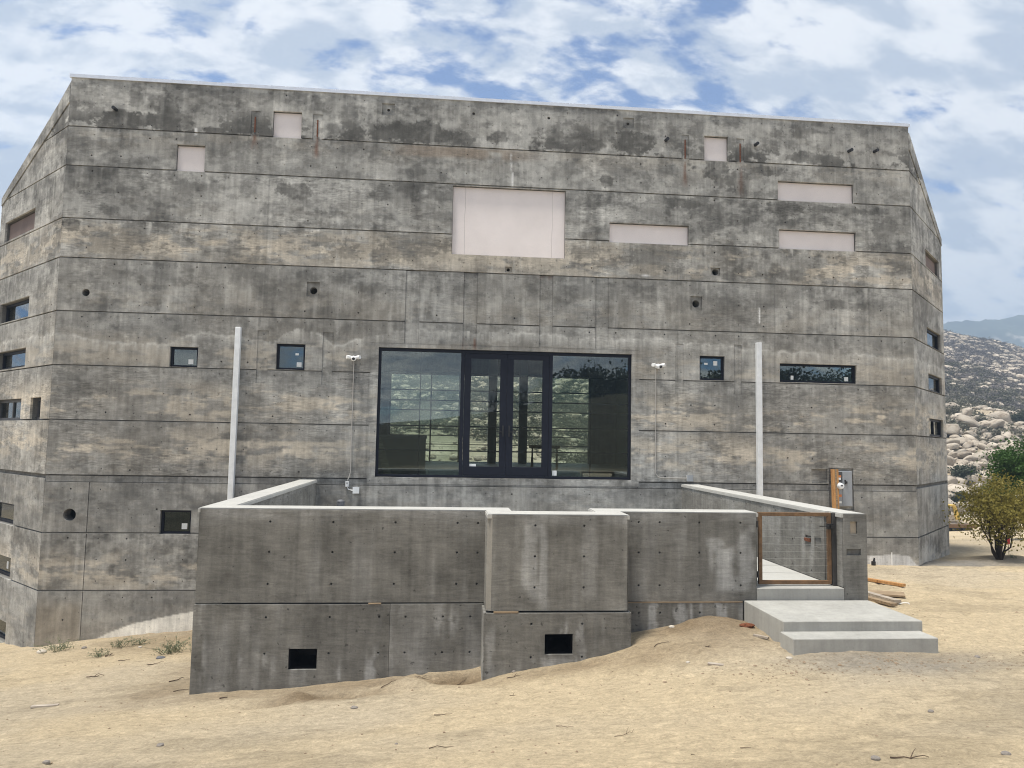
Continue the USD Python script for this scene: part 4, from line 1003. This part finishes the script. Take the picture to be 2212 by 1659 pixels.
def pebble(c, r, sq, seed):
    m = trimesh.creation.icosphere(subdivisions=2); v = np.asarray(m.vertices); v = v*(1+.55*(fbm(v*1.6+seed*5.3, 3, seed)-.5))[:, None]
    return v*r*np.array(sq)+np.array(c)+[0, 0, r*sq[2]*.45], np.asarray(m.faces)


STONES = [(765, 1531, .05, 'grey_stone', 'lone dark grey stone on open sand below the boxed-out wall'), (346, 1612, .045, 'grey_stone', 'brownish flat stone low on the sand at the left foreground'), (1451, 1356, .055, 'pale_stone', 'white rock on the spoil heap near the right wall segment'),
          (1705, 1424, .05, 'pale_stone', 'white speckled rock at the front left corner of the lower step'), (1486, 1432, .035, 'pale_stone', 'small white stone in front of the spoil heap'), (90, 1411, .12, 'pale_stone', 'pale flat slab chunk near the left foot of the house'),
          (2011, 1538, .035, 'grey_stone', 'dark flat stone on the sand right of the steps'), (2173, 1631, .045, 'grey_stone', 'grey stone at the lower right corner of the sand'), (1891, 1641, .045, 'grey_stone', 'grey stone on the bottom sand below the steps'),
          (182, 1401, .07, 'grey_stone', 'dark stone below the pale footing of the house'), (2111, 1421, .045, 'grey_stone', 'small brown stone on the sand beyond the step corner'), (100, 1649, .045, 'grey_stone', 'grey stone at the bottom left corner'),
          (1110, 1452, .035, 'grey_stone', 'dark stone at the foot of the boxed-out wall'), (303, 1399, .05, 'pale_stone', 'small white rock below the light patch of the house wall'), (856, 1608, .02, 'grey_stone', 'tiny dark stone in the middle foreground')]
for j, (px, py, r, mm, lb) in enumerate(STONES):
    p = on_ground(px, py); part('stone', pebble(p, r*.62, (1.25, 1.0, .7), j+2), mm, smooth=True, label=lb, cat='stone')


def twig(px, py, ln, ang, seed, bend=.25, r=.007, fork=True):
    rg = np.random.default_rng(seed); p = on_ground(px, py); n = 7
    t = np.linspace(-.5, .5, n); d = np.array([math.cos(ang), math.sin(ang)]); q = np.array([-d[1], d[0]])
    xy = p[:2]+np.outer(t*ln, d)+np.outer(bend*ln*(t**2*2-.3)+rg.normal(0, .02*ln, n), q)
    z = ground_z(xy[:, 0], xy[:, 1])+r*1.2+.12*ln*np.abs(rg.normal(0, .5, n))*np.array([0, .3, .5, .3, .8, .6, .4])
    m = [tube(np.column_stack([xy, z]), np.linspace(r, r*.4, n), 6)]
    if fork:
        a = np.array([*xy[3], z[3]]); e = a+np.array([*(d*.30*ln+q*.22*ln), .06*ln+.02]); m.append(tube([a, (a+e)/2+[0, 0, .01], e], [r*.7, r*.5, r*.25], 5))
    return join(m)


TW = [(205, 1462, .40, .2, 'curled dark root lying on the sand left of the courtyard wall', .6, .012), (383, 1470, .5, 1.2, 'broken dark stick near the left corner of the courtyard wall', .2, .012), (393, 1492, .35, 0.1, 'short brown stick at the left corner of the courtyard wall', .2, .01),
      (912, 1466, .32, -.3, 'thin dry twig in the hollow by the boxed-out wall', .2, .006), (840, 1478, .30, .3, 'dark forked twig below the left wall footing', .3, .008), (992, 1478, .36, .5, 'dark bark strip in the hollow by the boxed-out wall', .2, .008),
      (1110, 1463, .28, .1, 'dark twig at the foot of the boxed-out wall', .2, .008), (1428, 1393, .33, .15, 'bent brown stick lying on the slope of the spoil heap', -.4, .006), (1220, 1571, .26, -.35, 'thin dark twig on the open sand in the centre foreground', .3, .005),
      (1350, 1589, .34, .4, 'pale dry grass stalk on the sand right of centre', .3, .004), (957, 1546, .30, -.1, 'brown twig litter left of the centre foreground', .1, .006), (953, 1616, .34, -.1, 'brown twig litter near the bottom of the picture', .1, .006),
      (1966, 1641, .5, .05, 'row of dark twig scraps at the bottom right', .1, .008), (1611, 1617, .13, -.3, 'small dark twig on the sand below the steps', .2, .005), (483, 1511, .15, .05, 'short reddish brown stick by the left wall corner', .02, .016),
      (237, 1418, .25, .1, 'dark wood scrap beside the weeds', .1, .018), (268, 1428, .34, -.1, 'black twig scrap below the weeds', .1, .010), (336, 1435, .42, .2, 'pale stick below the weeds left of the wall', .1, .010), (1530, 1399, .12, -.8, 'small dark scrap on the spoil heap', .1, .009),
      (305, 1392, .55, .35, 'grey dead stalk among the weeds', .2, .008), (1497, 1632, .05, 0, 'tiny dark twig on the bottom sand', .1, .004), (1108, 1503, .12, 0, 'small dry twig below the vent of the boxed-out wall', .1, .005)]
for j, (px, py, ln, ang, lb, bend, r) in enumerate(TW):
    part('twig', twig(px, py, ln*.62, ang, j, bend, r*.75, j % 3 == 0), 'dry_twig', label=lb, cat='twig')
p = on_ground(97, 1527); part('wood_offcut', moved(bx(-.16, .16, -.03, .03, 0, .025), rotz(.15, p)), 'grey_wood', label='pale wood offcut on the sand at the far left', cat='wood offcut')
p = on_ground(347, 1423); part('plastic_scrap', pebble(p, .06, (1.3, .8, .55), 31), 'blue_grey_scrap', label='crumpled blue grey scrap beside the weeds', cat='scrap')
p = on_ground(1546, 1437); part('wood_offcut', moved(bx(-.09, .09, -.03, .03, .004, .02), rotz(-.5, p)), 'grey_wood', label='small flat wood chip in front of the spoil heap', cat='wood offcut')
p = on_ground(1644, 1378); part('wood_offcut', moved(bx(-.10, .10, -.02, .02, .004, .03), rotz(-.9, p)), 'grey_wood', label='black and white offcut against the landing side', cat='wood offcut')
p = on_ground(1614, 1353); part('clay_shard', pebble(p, .085, (1.2, .7, .35), 9), 'rust', label='reddish brown shard half buried beside the landing', cat='shard')
p = on_ground(1954, 1306); part('plastic_hook', tube([p+[-.1, 0, .015], p+[0, .0, .03], p+[.05, -.03, .03], p+[.04, -.07, .02]], .008, 6), 'white_plastic', label='bent white plastic scrap beside the lumber', cat='scrap')
# scattered grit that nobody could count
rg = np.random.default_rng(8)
gm = []
ico = trimesh.creation.icosphere(subdivisions=0); iv, ifc = np.asarray(ico.vertices), np.asarray(ico.faces)
n_ = 2600
gxx, gyy = rg.uniform(-7, 12, n_), -16+15.8*rg.random(n_)**.9
keep = ~((gxx > -3.3) & (gxx < 6.2) & (gyy > -7.7)) & ~((gxx > 4.1) & (gxx < 6.2) & (gyy > -8.7))
extra = 900; ex, ey = rg.normal(5.0, 1.2, extra), rg.normal(-9.0, .35, extra); ok2 = (ey < -8.63)
gxx, gyy = np.r_[gxx[keep], ex[ok2]], np.r_[gyy[keep], ey[ok2]]
gzz = ground_z(gxx, gyy); gr_ = rg.gamma(1.6, .0026, len(gxx))+.002
V = (iv[None]*(gr_[:, None, None]*rg.uniform(.6, 1.4, (len(gxx), 12, 3))*np.array([1.1, 1.1, .6])) + np.stack([gxx, gyy, gzz+gr_*.2], 1)[:, None]).reshape(-1, 3)
F = (ifc[None]+np.arange(len(gxx))[:, None, None]*12).reshape(-1, 3)
L('grit', {'g': ('geometry', {}), 'r': ('rgb_ramp', {'ramp': [(0, (.24, .18, .12)), (.2, (.40, .32, .21)), (.85, (.45, .37, .26)), (1, (.65, .62, .56))]}), 'p': ('principled_bsdf', {'roughness': .9})}, [('g.random_per_island', 'r.fac'), ('r.color', 'p.base_color')])
part('gravel', (V, F), 'grit', label='loose grit and gravel strewn over the sand', cat='gravel', kind='stuff')

# lumber on the sand right of the pier
for (p0, p1, wd, th, mm, lb, ext) in (((1890, 1259), (1953, 1270), .10, .05, 'orange_wood', 'long orange timber furthest back in the lumber right of the pier', 1.2), ((1890, 1283), (1954, 1290), .36, .03, 'weathered_wood', 'wide weathered plank in the lumber right of the pier', 1.0),
                                        ((1890, 1292), (1940, 1307), .12, .045, 'grey_wood', 'greyed plank second from the front in the lumber right of the pier', .7), ((1898, 1302), (1932, 1313), .12, .045, 'weathered_wood', 'frontmost short plank in the lumber right of the pier', .5)):
    a, b = on_ground(*p0), on_ground(*p1); d = (a-b); d[2] = 0; d /= np.linalg.norm(d); a = b+d*(np.linalg.norm((a-b)[:2])+ext)
    q = np.array([-d[1], d[0], 0])
    za, zb_ = gz(a[0], a[1])+.02, gz(b[0], b[1])+.02
    if mm == 'grey_wood': za += .03; zb_ += .01
    v = []
    for pt, z in ((a, za), (b, zb_)):
        for s in (-.5, .5):
            for h in (0, th): v.append([*(pt+q*wd*s)[:2], z+h])
    v = np.array(v); part('lumber', (v, np.asarray(trimesh.convex.convex_hull(v).faces)) if False else (np.asarray(trimesh.convex.convex_hull(v).vertices), np.asarray(trimesh.convex.convex_hull(v).faces)), mm, label=lb, cat='plank', group='lumber lying right of the pier')


# ------------------------------------------------------------------ plants
def leaves(C_, size, rg, flat=.0, asp=.55):
    n = len(C_); a = rg.normal(size=(n, 3)); a /= np.linalg.norm(a, axis=1, keepdims=True); b = rg.normal(size=(n, 3)); b -= a*(a*b).sum(1, keepdims=True); b /= np.linalg.norm(b, axis=1, keepdims=True)
    s = size*rg.uniform(.6, 1.4, (n, 1))
    V_ = np.stack([C_-a*s, C_-b*s*asp, C_+a*s, C_+b*s*asp], 1).reshape(-1, 3)
    return V_, tri(np.arange(4*n).reshape(n, 4))


def weed(px, py, h, wd, n, seed):
    rg = np.random.default_rng(seed); p = on_ground(px, py); m = []; lc = []
    for k in range(n):
        a = rg.uniform(0, 2*np.pi); o = p+np.array([rg.normal(0, wd*.25), rg.normal(0, wd*.2), -.01]); o[2] = gz(o[0], o[1])-.01
        e = o+np.array([math.cos(a)*wd*rg.uniform(.2, .9), math.sin(a)*wd*rg.uniform(.3, 1.0), h*rg.uniform(.35, 1.0)])
        mid = (o+e)/2+[0, 0, h*.18]; m.append(tube([o, mid, e], [.004, .003, .0015], 3, caps=False))
        for q in np.linspace(.3, 1, 8): lc.append((o+(mid-o)*2*q if q < .5 else mid+(e-mid)*(2*q-1))+rg.normal(0, .015, 3))
    return join(m), leaves(np.array(lc), .022, rg, asp=.3)


for j, (px, py, h, wd, n, lb) in enumerate(((120, 1408, .30, .55, 46, 'sprawling dry green weed at the left foot of the house'), (215, 1419, .18, .28, 26, 'small green weed below the joint of the house wall'), (258, 1400, .26, .35, 30, 'thin weed left of the largest one below the light patch'), (302, 1394, .20, .35, 22, 'sparse weed under the light patch'), (372, 1410, .34, .50, 70, 'bushiest grey green weed beside the courtyard wall corner'), (2190, 1206, .14, .16, 14, 'tiny weed at the foot of the olive shrub'))):
    st_, lv = weed(px, py, h*.75, wd*.85, int(n*.7), 50+j)
    w = thing('weed', lb, 'weed', on_ground(px, py)); part('stems', st_, 'weed_leaf', w); part('leaves', lv, 'weed_leaf', w)


def shrub(base, h, rad, n_stem, n_leaf, seed, size, lower=.25, clumps=26, squash=.75, taper=0.0):
    """Multi-stem shrub: stems fanning from the base, twigs, leaf clumps with gaps between them."""
    rg = np.random.default_rng(seed); base = np.array(base); wood_, lc = [], []
    tips = []
    for k in range(n_stem):
        a = 2*np.pi*k/n_stem+rg.uniform(-.3, .3); rr = rad*rg.uniform(.25, .8)*(1-.4*taper); top = base+np.array([math.cos(a)*rr, math.sin(a)*rr, h*rg.uniform(.5, .85)])
        mid = base+np.array([math.cos(a)*rr*.35, math.sin(a)*rr*.35, h*.28])+rg.normal(0, .04*h, 3)
        s = .019*h/2
        wood_.append(tube([base+[0, 0, -.1], (base+mid)/2+rg.normal(0, .02*h, 3), mid, (mid+top)/2+rg.normal(0, .05*h, 3), top], [s*1.5, s*1.2, s, s*.6, s*.25], 6))
        for b_ in range(4):
            f0 = rg.uniform(.2, 1); o = mid+(top-mid)*f0; e = o+np.array([rg.normal(0, .3*rad), rg.normal(0, .3*rad), rg.uniform(-.05, .3)*h]); wood_.append(tube([o, (o+e)/2+[0, 0, .03*h], e], [s*.45, s*.3, s*.12], 4)); tips.append(e)
        tips.append(top)
    tips = np.array(tips)
    cen = []
    for k in range(clumps):
        v = rg.normal(size=3); v /= np.linalg.norm(v); v *= rg.uniform(.45, 1.0)**.5
        fr = .5+.5*v[2]; tp_ = 1-taper*max(0, fr-.35)/.65; c = base+np.array([v[0]*rad*tp_, v[1]*rad*tp_, h*(lower+(1-lower)*fr)]); cen.append(c)
    cen = np.array(cen)
    src = np.vstack([cen, tips, tips])
    which = rg.integers(0, len(src), n_leaf)
    cr_ = rad*rg.uniform(.12, .26, len(src))
    P = src[which]+rg.normal(size=(n_leaf, 3))*cr_[which][:, None]*np.array([1, 1, squash])
    P = P[P[:, 2] > base[2]+.1*h]
    return join(wood_), leaves(P, size, rg)


tb = on_ground(2160, 1209)
sc_ = np.linalg.norm(tb-POS)/FPX
tr = thing('olive_shrub', 'rounded olive and yellow brown shrub on many dark stems at the right edge', 'shrub', tb)
w_, l_ = shrub(tb, 143*sc_, 70*sc_, 15, 10500, 5, .034, lower=.20, clumps=46, taper=.6)
part('trunk', w_, 'bark', tr); part('crown', l_, 'olive_leaf', tr)
gb = np.array([17.9, 7.0, -3.3]); dd = ray(2222, 1125); gb = POS+dd/dd[1]*24.5; gb[2] = gz(gb[0], gb[1])
tg = thing('green_tree', 'dense dark green tree cut by the right edge behind the olive shrub', 'tree', gb)
w_, l_ = shrub(gb, 3.45, 1.15, 8, 15000, 6, .05, lower=.12, clumps=52)
part('trunk', w_, 'bark', tg); part('crown', l_, 'green_leaf', tg)
fp = on_ground(2210, 1209)+np.array([.02, .5, 0]); fp[2] = gz(fp[0], fp[1])
fg = thing('marker_flag', 'small red marker flag behind the olive shrub', 'flag', fp)
part('pole', tube([fp, fp+[0, 0, .52]], .006, 5), 'post_steel', fg)
part('flag', moved(bx(-.07, .05, -.006, .006, .28, .52), rotz(.3, fp)), 'red_flag', fg)

# yellow machine cab on a rusty flat trailer, half hidden by the right corner of the house
tm = on_ground(2056, 1147); tz = tm[2]
k_ = (tm-POS)[1]/FPX*1.0


def mach(px, py, y):
    d = ray(px, py); return POS+d/d[1]*(y-POS[1])


MY = tm[1]
zz = lambda py: mach(2055, py, MY)[2]
xx = lambda px: mach(px, 1120, MY)[0]
tl = thing('flat_trailer', 'low rusty flat trailer loaded with boards behind the right corner of the house', 'trailer', (xx(2060), MY, tz))
xl_, xr_ = xx(2020), xx(2112)
part('deck', bx(xl_, xr_, MY, MY+2.0, zz(1140.5), zz(1133), .015), 'rusty_steel', tl)
part('load', [bx(xl_, xx(2092), MY+.1, MY+1.8, zz(1132.5), zz(1129.5)), bx(xl_, xx(2084), MY+.15, MY+1.7, zz(1127), zz(1124))], 'grey_wood', tl)
part('load_bearer', [bx(x, x+.1, MY+.12, MY+1.7, zz(1129.4), zz(1127.1)) for x in (xx(2040), xx(2054), xx(2070))], 'weathered_wood', tl)
part('chassis', bx(xl_, xx(2104), MY+.15, MY+1.8, zz(1145), zz(1140.6)), 'post_steel', tl)
for x in (xx(2062), xx(2086)):
    part('wheel', tube([(x, MY+.02, tz+.20), (x, MY+.2, tz+.20)], .22, 16), 'black_plastic', tl)
mc = thing('machine_cab', 'yellow open cab of a machine standing on the flat trailer', 'machine', (xx(2050), MY+.9, zz(1123)))
za_, zb_, zc_ = zz(1123.5), zz(1106), zz(1091)
part('cab_roof', bx(xl_, xx(2071.5), MY+.3, MY+1.7, zz(1094.5), zc_, .02), 'yellow_paint', mc)
for yy in (MY+.3, MY+1.58):
    u0, u1, u2, u3 = xx(2072), xx(2082), xx(2066), xx(2072)
    v = np.array([(u0, yy, za_), (u1, yy, za_), (u1, yy+.12, za_), (u0, yy+.12, za_), (u2, yy, zz(1094)), (u3, yy, zz(1094)), (u3, yy+.12, zz(1094)), (u2, yy+.12, zz(1094))])
    part('pillar', (v, tri([[3, 2, 1, 0], [4, 5, 6, 7], [0, 1, 5, 4], [1, 2, 6, 5], [2, 3, 7, 6], [3, 0, 4, 7]])), 'yellow_paint', mc)
part('cab_body', bx(xl_, xx(2071), MY+.42, MY+1.56, za_, zz(1113), .02), 'beige_board', mc)
part('window', bx(xl_, xx(2064), MY+.46, MY+1.5, zz(1112.8), zz(1105)), 'window_glass', mc)
part('cab_interior', bx(xl_, xx(2066), MY+.9, MY+1.5, zz(1104), zz(1095)), 'post_steel', mc)  # dark block stands in for the shade inside the cab

# ------------------------------------------------------------------ hills
def hill_z(x, y):
    d = y+17.2; a = x/np.maximum(d, 1)
    h = np.interp(d, [40, 62, 80, 100, 140, 200, 262, 320, 420], [-10, -6.4, -1.4, 4.4, 13.0, 28.0, 44.0, 38.0, 22.0])
    k = np.interp(a, [-1.2, -.5, -.16, -.06, 0.0, .1, .2, .35, .6, .72, .80, .88, 1.1], [.35, .40, .46, .58, .66, .70, .74, .85, .98, 1.0, .93, .84, .75])
    h = np.where(h > 0, h*k, h)
    w = sm(55, 110, d)
    return h + w*(5.0*(n2(x, y, .022, .022, 61, 5)-.5) + 2.4*(n2(x, y, .11, .11, 62, 4)-.5)) + 1.0*(n2(x, y, .25, .25, 63, 3)-.5)


hx, hy = np.arange(-170, 330, 2.2), np.arange(24, 340, 2.2)
HX, HY = np.meshgrid(hx, hy); HZ = hill_z(HX, HY)
nx, ny = len(hx), len(hy); i = np.arange(nx-1)[None, :]+np.arange(ny-1)[:, None]*nx
X, Y, Z = HX.ravel(), HY.ravel(), HZ.ravel(); D = Y+17.2
near = sm(.5, .62, X/np.maximum(D, 1))[:, None]*sm(150, 105, D+18*(n2(X, Y, .05, .05, 64, 3)-.5))[:, None]
veg = sm(.45, .60, n2(X, Y, .16, .16, 65, 4))[:, None]
C = (np.array([.40, .33, .235])*near+np.array([.36, .315, .26])*(1-near))
C = C*(1-.6*veg)+np.array([.16, .15, .105])*veg*.6
part('hillside', (np.stack([X, Y, Z], 1), np.stack([i, i+1, i+nx+1, i+nx], -1).reshape(-1, 4)), 'hill_soil', col=C, smooth=True, kind='structure')
mx_, my_ = np.arange(250, 1400, 5.0), np.arange(620, 1150, 6.0)
MX, MYY = np.meshgrid(mx_, my_)
am = MX/(MYY+17.2)
crest = np.interp(am, [-.5, 0.1, .3, .5, .68, .74, .80, .86, 1.0, 1.4], [-.02, .03, .06, .135, .178, .184, .190, .200, .205, .19])*1000
prof = np.interp(MYY, [620, 700, 983, 1300], [-20, .15, 1.0, .62])
MZ = np.where(prof < 0, prof, crest*prof) + (14*(n2(MX, MYY, .009, .009, 71, 5)-.5)+11*(n2r(MX, MYY, .04, .04, 72, 5)-.5))*np.clip(prof, 0, 1)
nx, ny = len(mx_), len(my_); i = np.arange(nx-1)[None, :]+np.arange(ny-1)[:, None]*nx
X, Y, Z = MX.ravel(), MYY.ravel(), MZ.ravel()
rk_ = sm(.60, .69, n2r(X, Y, .015, .015, 73, 6))[:, None]
C = np.array([.060, .070, .045])*(.4+1.3*n2r(X, Y, .02, .02, 75, 5))[:, None]*(1-rk_)+np.array([.30, .275, .235])*rk_
part('far_mountain', (np.stack([X, Y, Z], 1), np.stack([i, i+1, i+nx+1, i+nx], -1).reshape(-1, 4)), 'hill_soil', col=C, smooth=True, kind='structure')


def rock_mesh(seed, sub=2):
    m = trimesh.creation.icosphere(subdivisions=sub); v = np.asarray(m.vertices)
    rg = np.random.default_rng(seed)
    for _ in range(7):    # flat cleavage planes
        n_v = rg.normal(size=3); n_v /= np.linalg.norm(n_v); c = rg.uniform(.55, .9); s = v @ n_v
        v = v-np.outer(np.maximum(s-c, 0)*.85, n_v)
    v = v*(1+.22*(fbm(v*1.3+seed*3.1, 3, seed)-.5))[:, None]
    return v, np.asarray(m.faces)


rg = np.random.default_rng(77)
protos = [rock_mesh(100+k) for k in range(8)]
placed = 0; cand = []
for _ in range(9000):
    a = rg.uniform(.712, .852); d = rg.uniform(61, 108); x, y = a*d, d-17.2
    cand.append((x, y, d))
grid = {}
for (x, y, d) in cand:
    s = float(np.clip(rg.lognormal(-.32, .45), .32, 1.8))
    if n2(np.array([x]), np.array([y]), .09, .09, 66, 2)[0] < .36: continue
    if any((x-u)**2+(y-v)**2 < (.64*(s+t_))**2 for u, v, t_ in grid.values()): continue
    if placed >= 290: break
    grid[placed] = (x, y, s)
    v, f = protos[rg.integers(0, 8)]
    ang = rg.uniform(0, 6.28); tx, ty = rg.normal(0, .38, 2); M = rotz(ang)[:3, :3] @ np.array([[1, 0, 0], [0, math.cos(tx), -math.sin(tx)], [0, math.sin(tx), math.cos(tx)]]) @ np.array([[math.cos(ty), 0, math.sin(ty)], [0, 1, 0], [-math.sin(ty), 0, math.cos(ty)]])
    vv = (v*np.array([1.25, .9, .62])*s) @ M.T
    z = hill_z(np.array([x]), np.array([y]))[0]
    part('boulder', (vv+[x, y, z+.42*s], f), 'boulder_rock', smooth=40, label='pale weathered boulder in the heap on the near slope right of the house', cat='boulder', group='boulders on the near slope')
    placed += 1


def instancer(name, protos_, mat, pts, scales, angs, label, cat, seed=0):
    rg = np.random.default_rng(seed)
    pi = UsdGeom.PointInstancer.Define(stage, path_for(name, None)); tag(pi.GetPrim(), label, cat, kind='stuff')
    tg_ = []
    for k, (v, f) in enumerate(protos_):
        pth = f'{pi.GetPath()}/shape_{k:03d}' if k else f'{pi.GetPath()}/shape'
        m = UsdGeom.Mesh.Define(stage, pth); m.CreatePointsAttr(Vt.Vec3fArray.FromNumpy(np.asarray(v, np.float32)))
        m.CreateFaceVertexCountsAttr(Vt.IntArray.FromNumpy(np.full(len(f), 3, np.int32))); m.CreateFaceVertexIndicesAttr(Vt.IntArray.FromNumpy(np.asarray(f, np.int32).ravel())); m.CreateSubdivisionSchemeAttr('none')
        UsdShade.MaterialBindingAPI.Apply(m.GetPrim()).Bind(LOOK[mat]); tg_.append(pth)
    pi.CreatePrototypesRel().SetTargets([Sdf.Path(p) for p in tg_])
    n = len(pts)
    pi.CreateProtoIndicesAttr(Vt.IntArray.FromNumpy(rg.integers(0, len(protos_), n).astype(np.int32)))
    pi.CreatePositionsAttr(Vt.Vec3fArray.FromNumpy(np.asarray(pts, np.float32)))
    pi.CreateScalesAttr(Vt.Vec3fArray.FromNumpy(np.asarray(scales, np.float32)))
    pi.CreateOrientationsAttr(Vt.QuathArray([Gf.Quath(float(math.cos(t/2)), 0, 0, float(math.sin(t/2))) for t in angs]))


def scatter(n, a0, a1, d0, d1, rg, thr, seed):
    a, d = rg.uniform(a0, a1, n), np.sqrt(rg.uniform(d0**2, d1**2, n)); x, y = a*d, d-17.2
    k = n2(x, y, .06, .06, seed, 3) > thr; x, y, d = x[k], y[k], d[k]
    return x, y, hill_z(x, y), d


rocks = [rock_mesh(200+k, 1) for k in range(6)]
x1, y1, z1, d1 = scatter(4200, .68, .90, 60, 262, rg, .40, 67); x2, y2, z2, d2 = scatter(9000, -.22, .42, 64, 262, rg, .36, 68)
x, y, z, d = np.r_[x1, x2], np.r_[y1, y2], np.r_[z1, z2], np.r_[d1, d2]
s = (np.clip(rg.lognormal(-.7, .5, len(x)), .15, 1.3)*np.clip(d/170, .4, 1))[:, None]*np.array([1.25, 1.0, .75])
instancer('hill_boulders', rocks, 'boulder_rock', np.stack([x, y, z+.15], 1), s, rg.uniform(0, 6.28, len(x)), 'pale rocks strewn over the far hillside', 'rocks', 1)


def bush_mesh(seed, n=170, size=.16):
    rg = np.random.default_rng(seed); c = rg.normal(size=(9, 3))*[.5, .5, .25]+[0, 0, .5]; k = rg.integers(0, 9, n)
    p = c[k]+rg.normal(size=(n, 3))*.26; p[:, 2] = np.abs(p[:, 2]); return leaves(p, size, rg)


bushes = [bush_mesh(300+k) for k in range(5)]
for nm, mat, args, th, sd_, lo, hi, lb in (('scrub', 'scrub_leaf', (1100, .62, .96, 84, 175), .45, 69, .5, 1.3, 'olive scrub bushes among the rocks on the slope right of the house'), ('scrub', 'burnt_leaf', (4200, .62, .96, 125, 268), .36, 70, .45, 1.1, 'grey brown scrub covering the middle hill right of the house'), ('scrub', 'scrub_leaf', (12000, -.22, .42, 60, 265), .34, 74, .35, 1.0, 'olive scrub on the hill seen through the entrance glass')):
    x, y, z, d = scatter(*args, rg, th, sd_); s = rg.uniform(lo, hi, len(x))[:, None]*np.array([1.1, 1.1, .9])
    instancer(nm, bushes, mat, np.stack([x, y, z-.1], 1), s, rg.uniform(0, 6.28, len(x)), lb, 'scrub', sd_)
# larger bushes on the near slope that one can tell apart
for j, (px, py, dd_, h, r_, mm, lb) in enumerate(((2082, 962, 72, 1.9, 1.3, 'dark_leaf', 'dark grey green bush above the boulders next to the house corner'), (2064, 1085, 66, 1.2, .9, 'dark_leaf', 'dark bush above the trailer at the house corner'), (2112, 1062, 66, 1.1, 1.0, 'burnt_leaf', 'brown dry bush between the pale boulders'), (2155, 1012, 72, 1.0, 1.0, 'burnt_leaf', 'dry grey bush high in the boulder heap'), (2202, 905, 100, 2.0, 1.7, 'dark_leaf', 'dark bush at the right edge above the boulders'), (2062, 915, 98, 1.6, 1.6, 'scrub_leaf', 'olive bush at the top of the near slope by the house'))):
    q = ray(px, py); q = POS+q/q[1]*dd_; q[2] = max(hill_z(q[0:1], q[1:2])[0], gz(q[0], q[1])) - .2
    b = thing('bush', lb, 'bush', q); w_, l_ = shrub(q, h, r_, 6, 1500, 80+j, .13, lower=.05, clumps=22)
    part('stems', w_, 'bark', b); part('foliage', l_, mm, b)
# dark woodland behind the viewpoint, mirrored in the glass
tw = [leaves(np.vstack([np.random.default_rng(400+k).normal(size=(700, 3))*[1.5, 1.5, 1.0]+[0, 0, 1.6], np.random.default_rng(500+k).normal(size=(250, 3))*[.8, .8, .9]+[.9, .2, 2.9]]), .28, np.random.default_rng(600+k)) for k in range(4)]
rg = np.random.default_rng(91)
x = rg.uniform(-70, 110, 420); y = rg.uniform(-120, -46, 420); k = n2(x, y, .035, .035, 92, 2) > np.where((x > 12) & (y < -85), .36, .74)
x, y = x[k], y[k]
instancer('woodland', tw, 'dark_leaf', np.stack([x, y, ground_z(x, y)-.4], 1), rg.uniform(.7, 1.35, (len(x), 1))*np.ones(3), rg.uniform(0, 6.28, len(x)), 'dark woodland on the slope mirrored in the entrance glass', 'woodland', 9)

# ------------------------------------------------------------------ air
L('air', {'v': ('principled_volume', {'color': (.58, .75, .98), 'density': 0.0010, 'anisotropy': 0.2})}, surface=None, volume='v.volume')
part('haze', bx(-330, 1420, -135, 1160, -16, 236), 'air', kind='stuff')
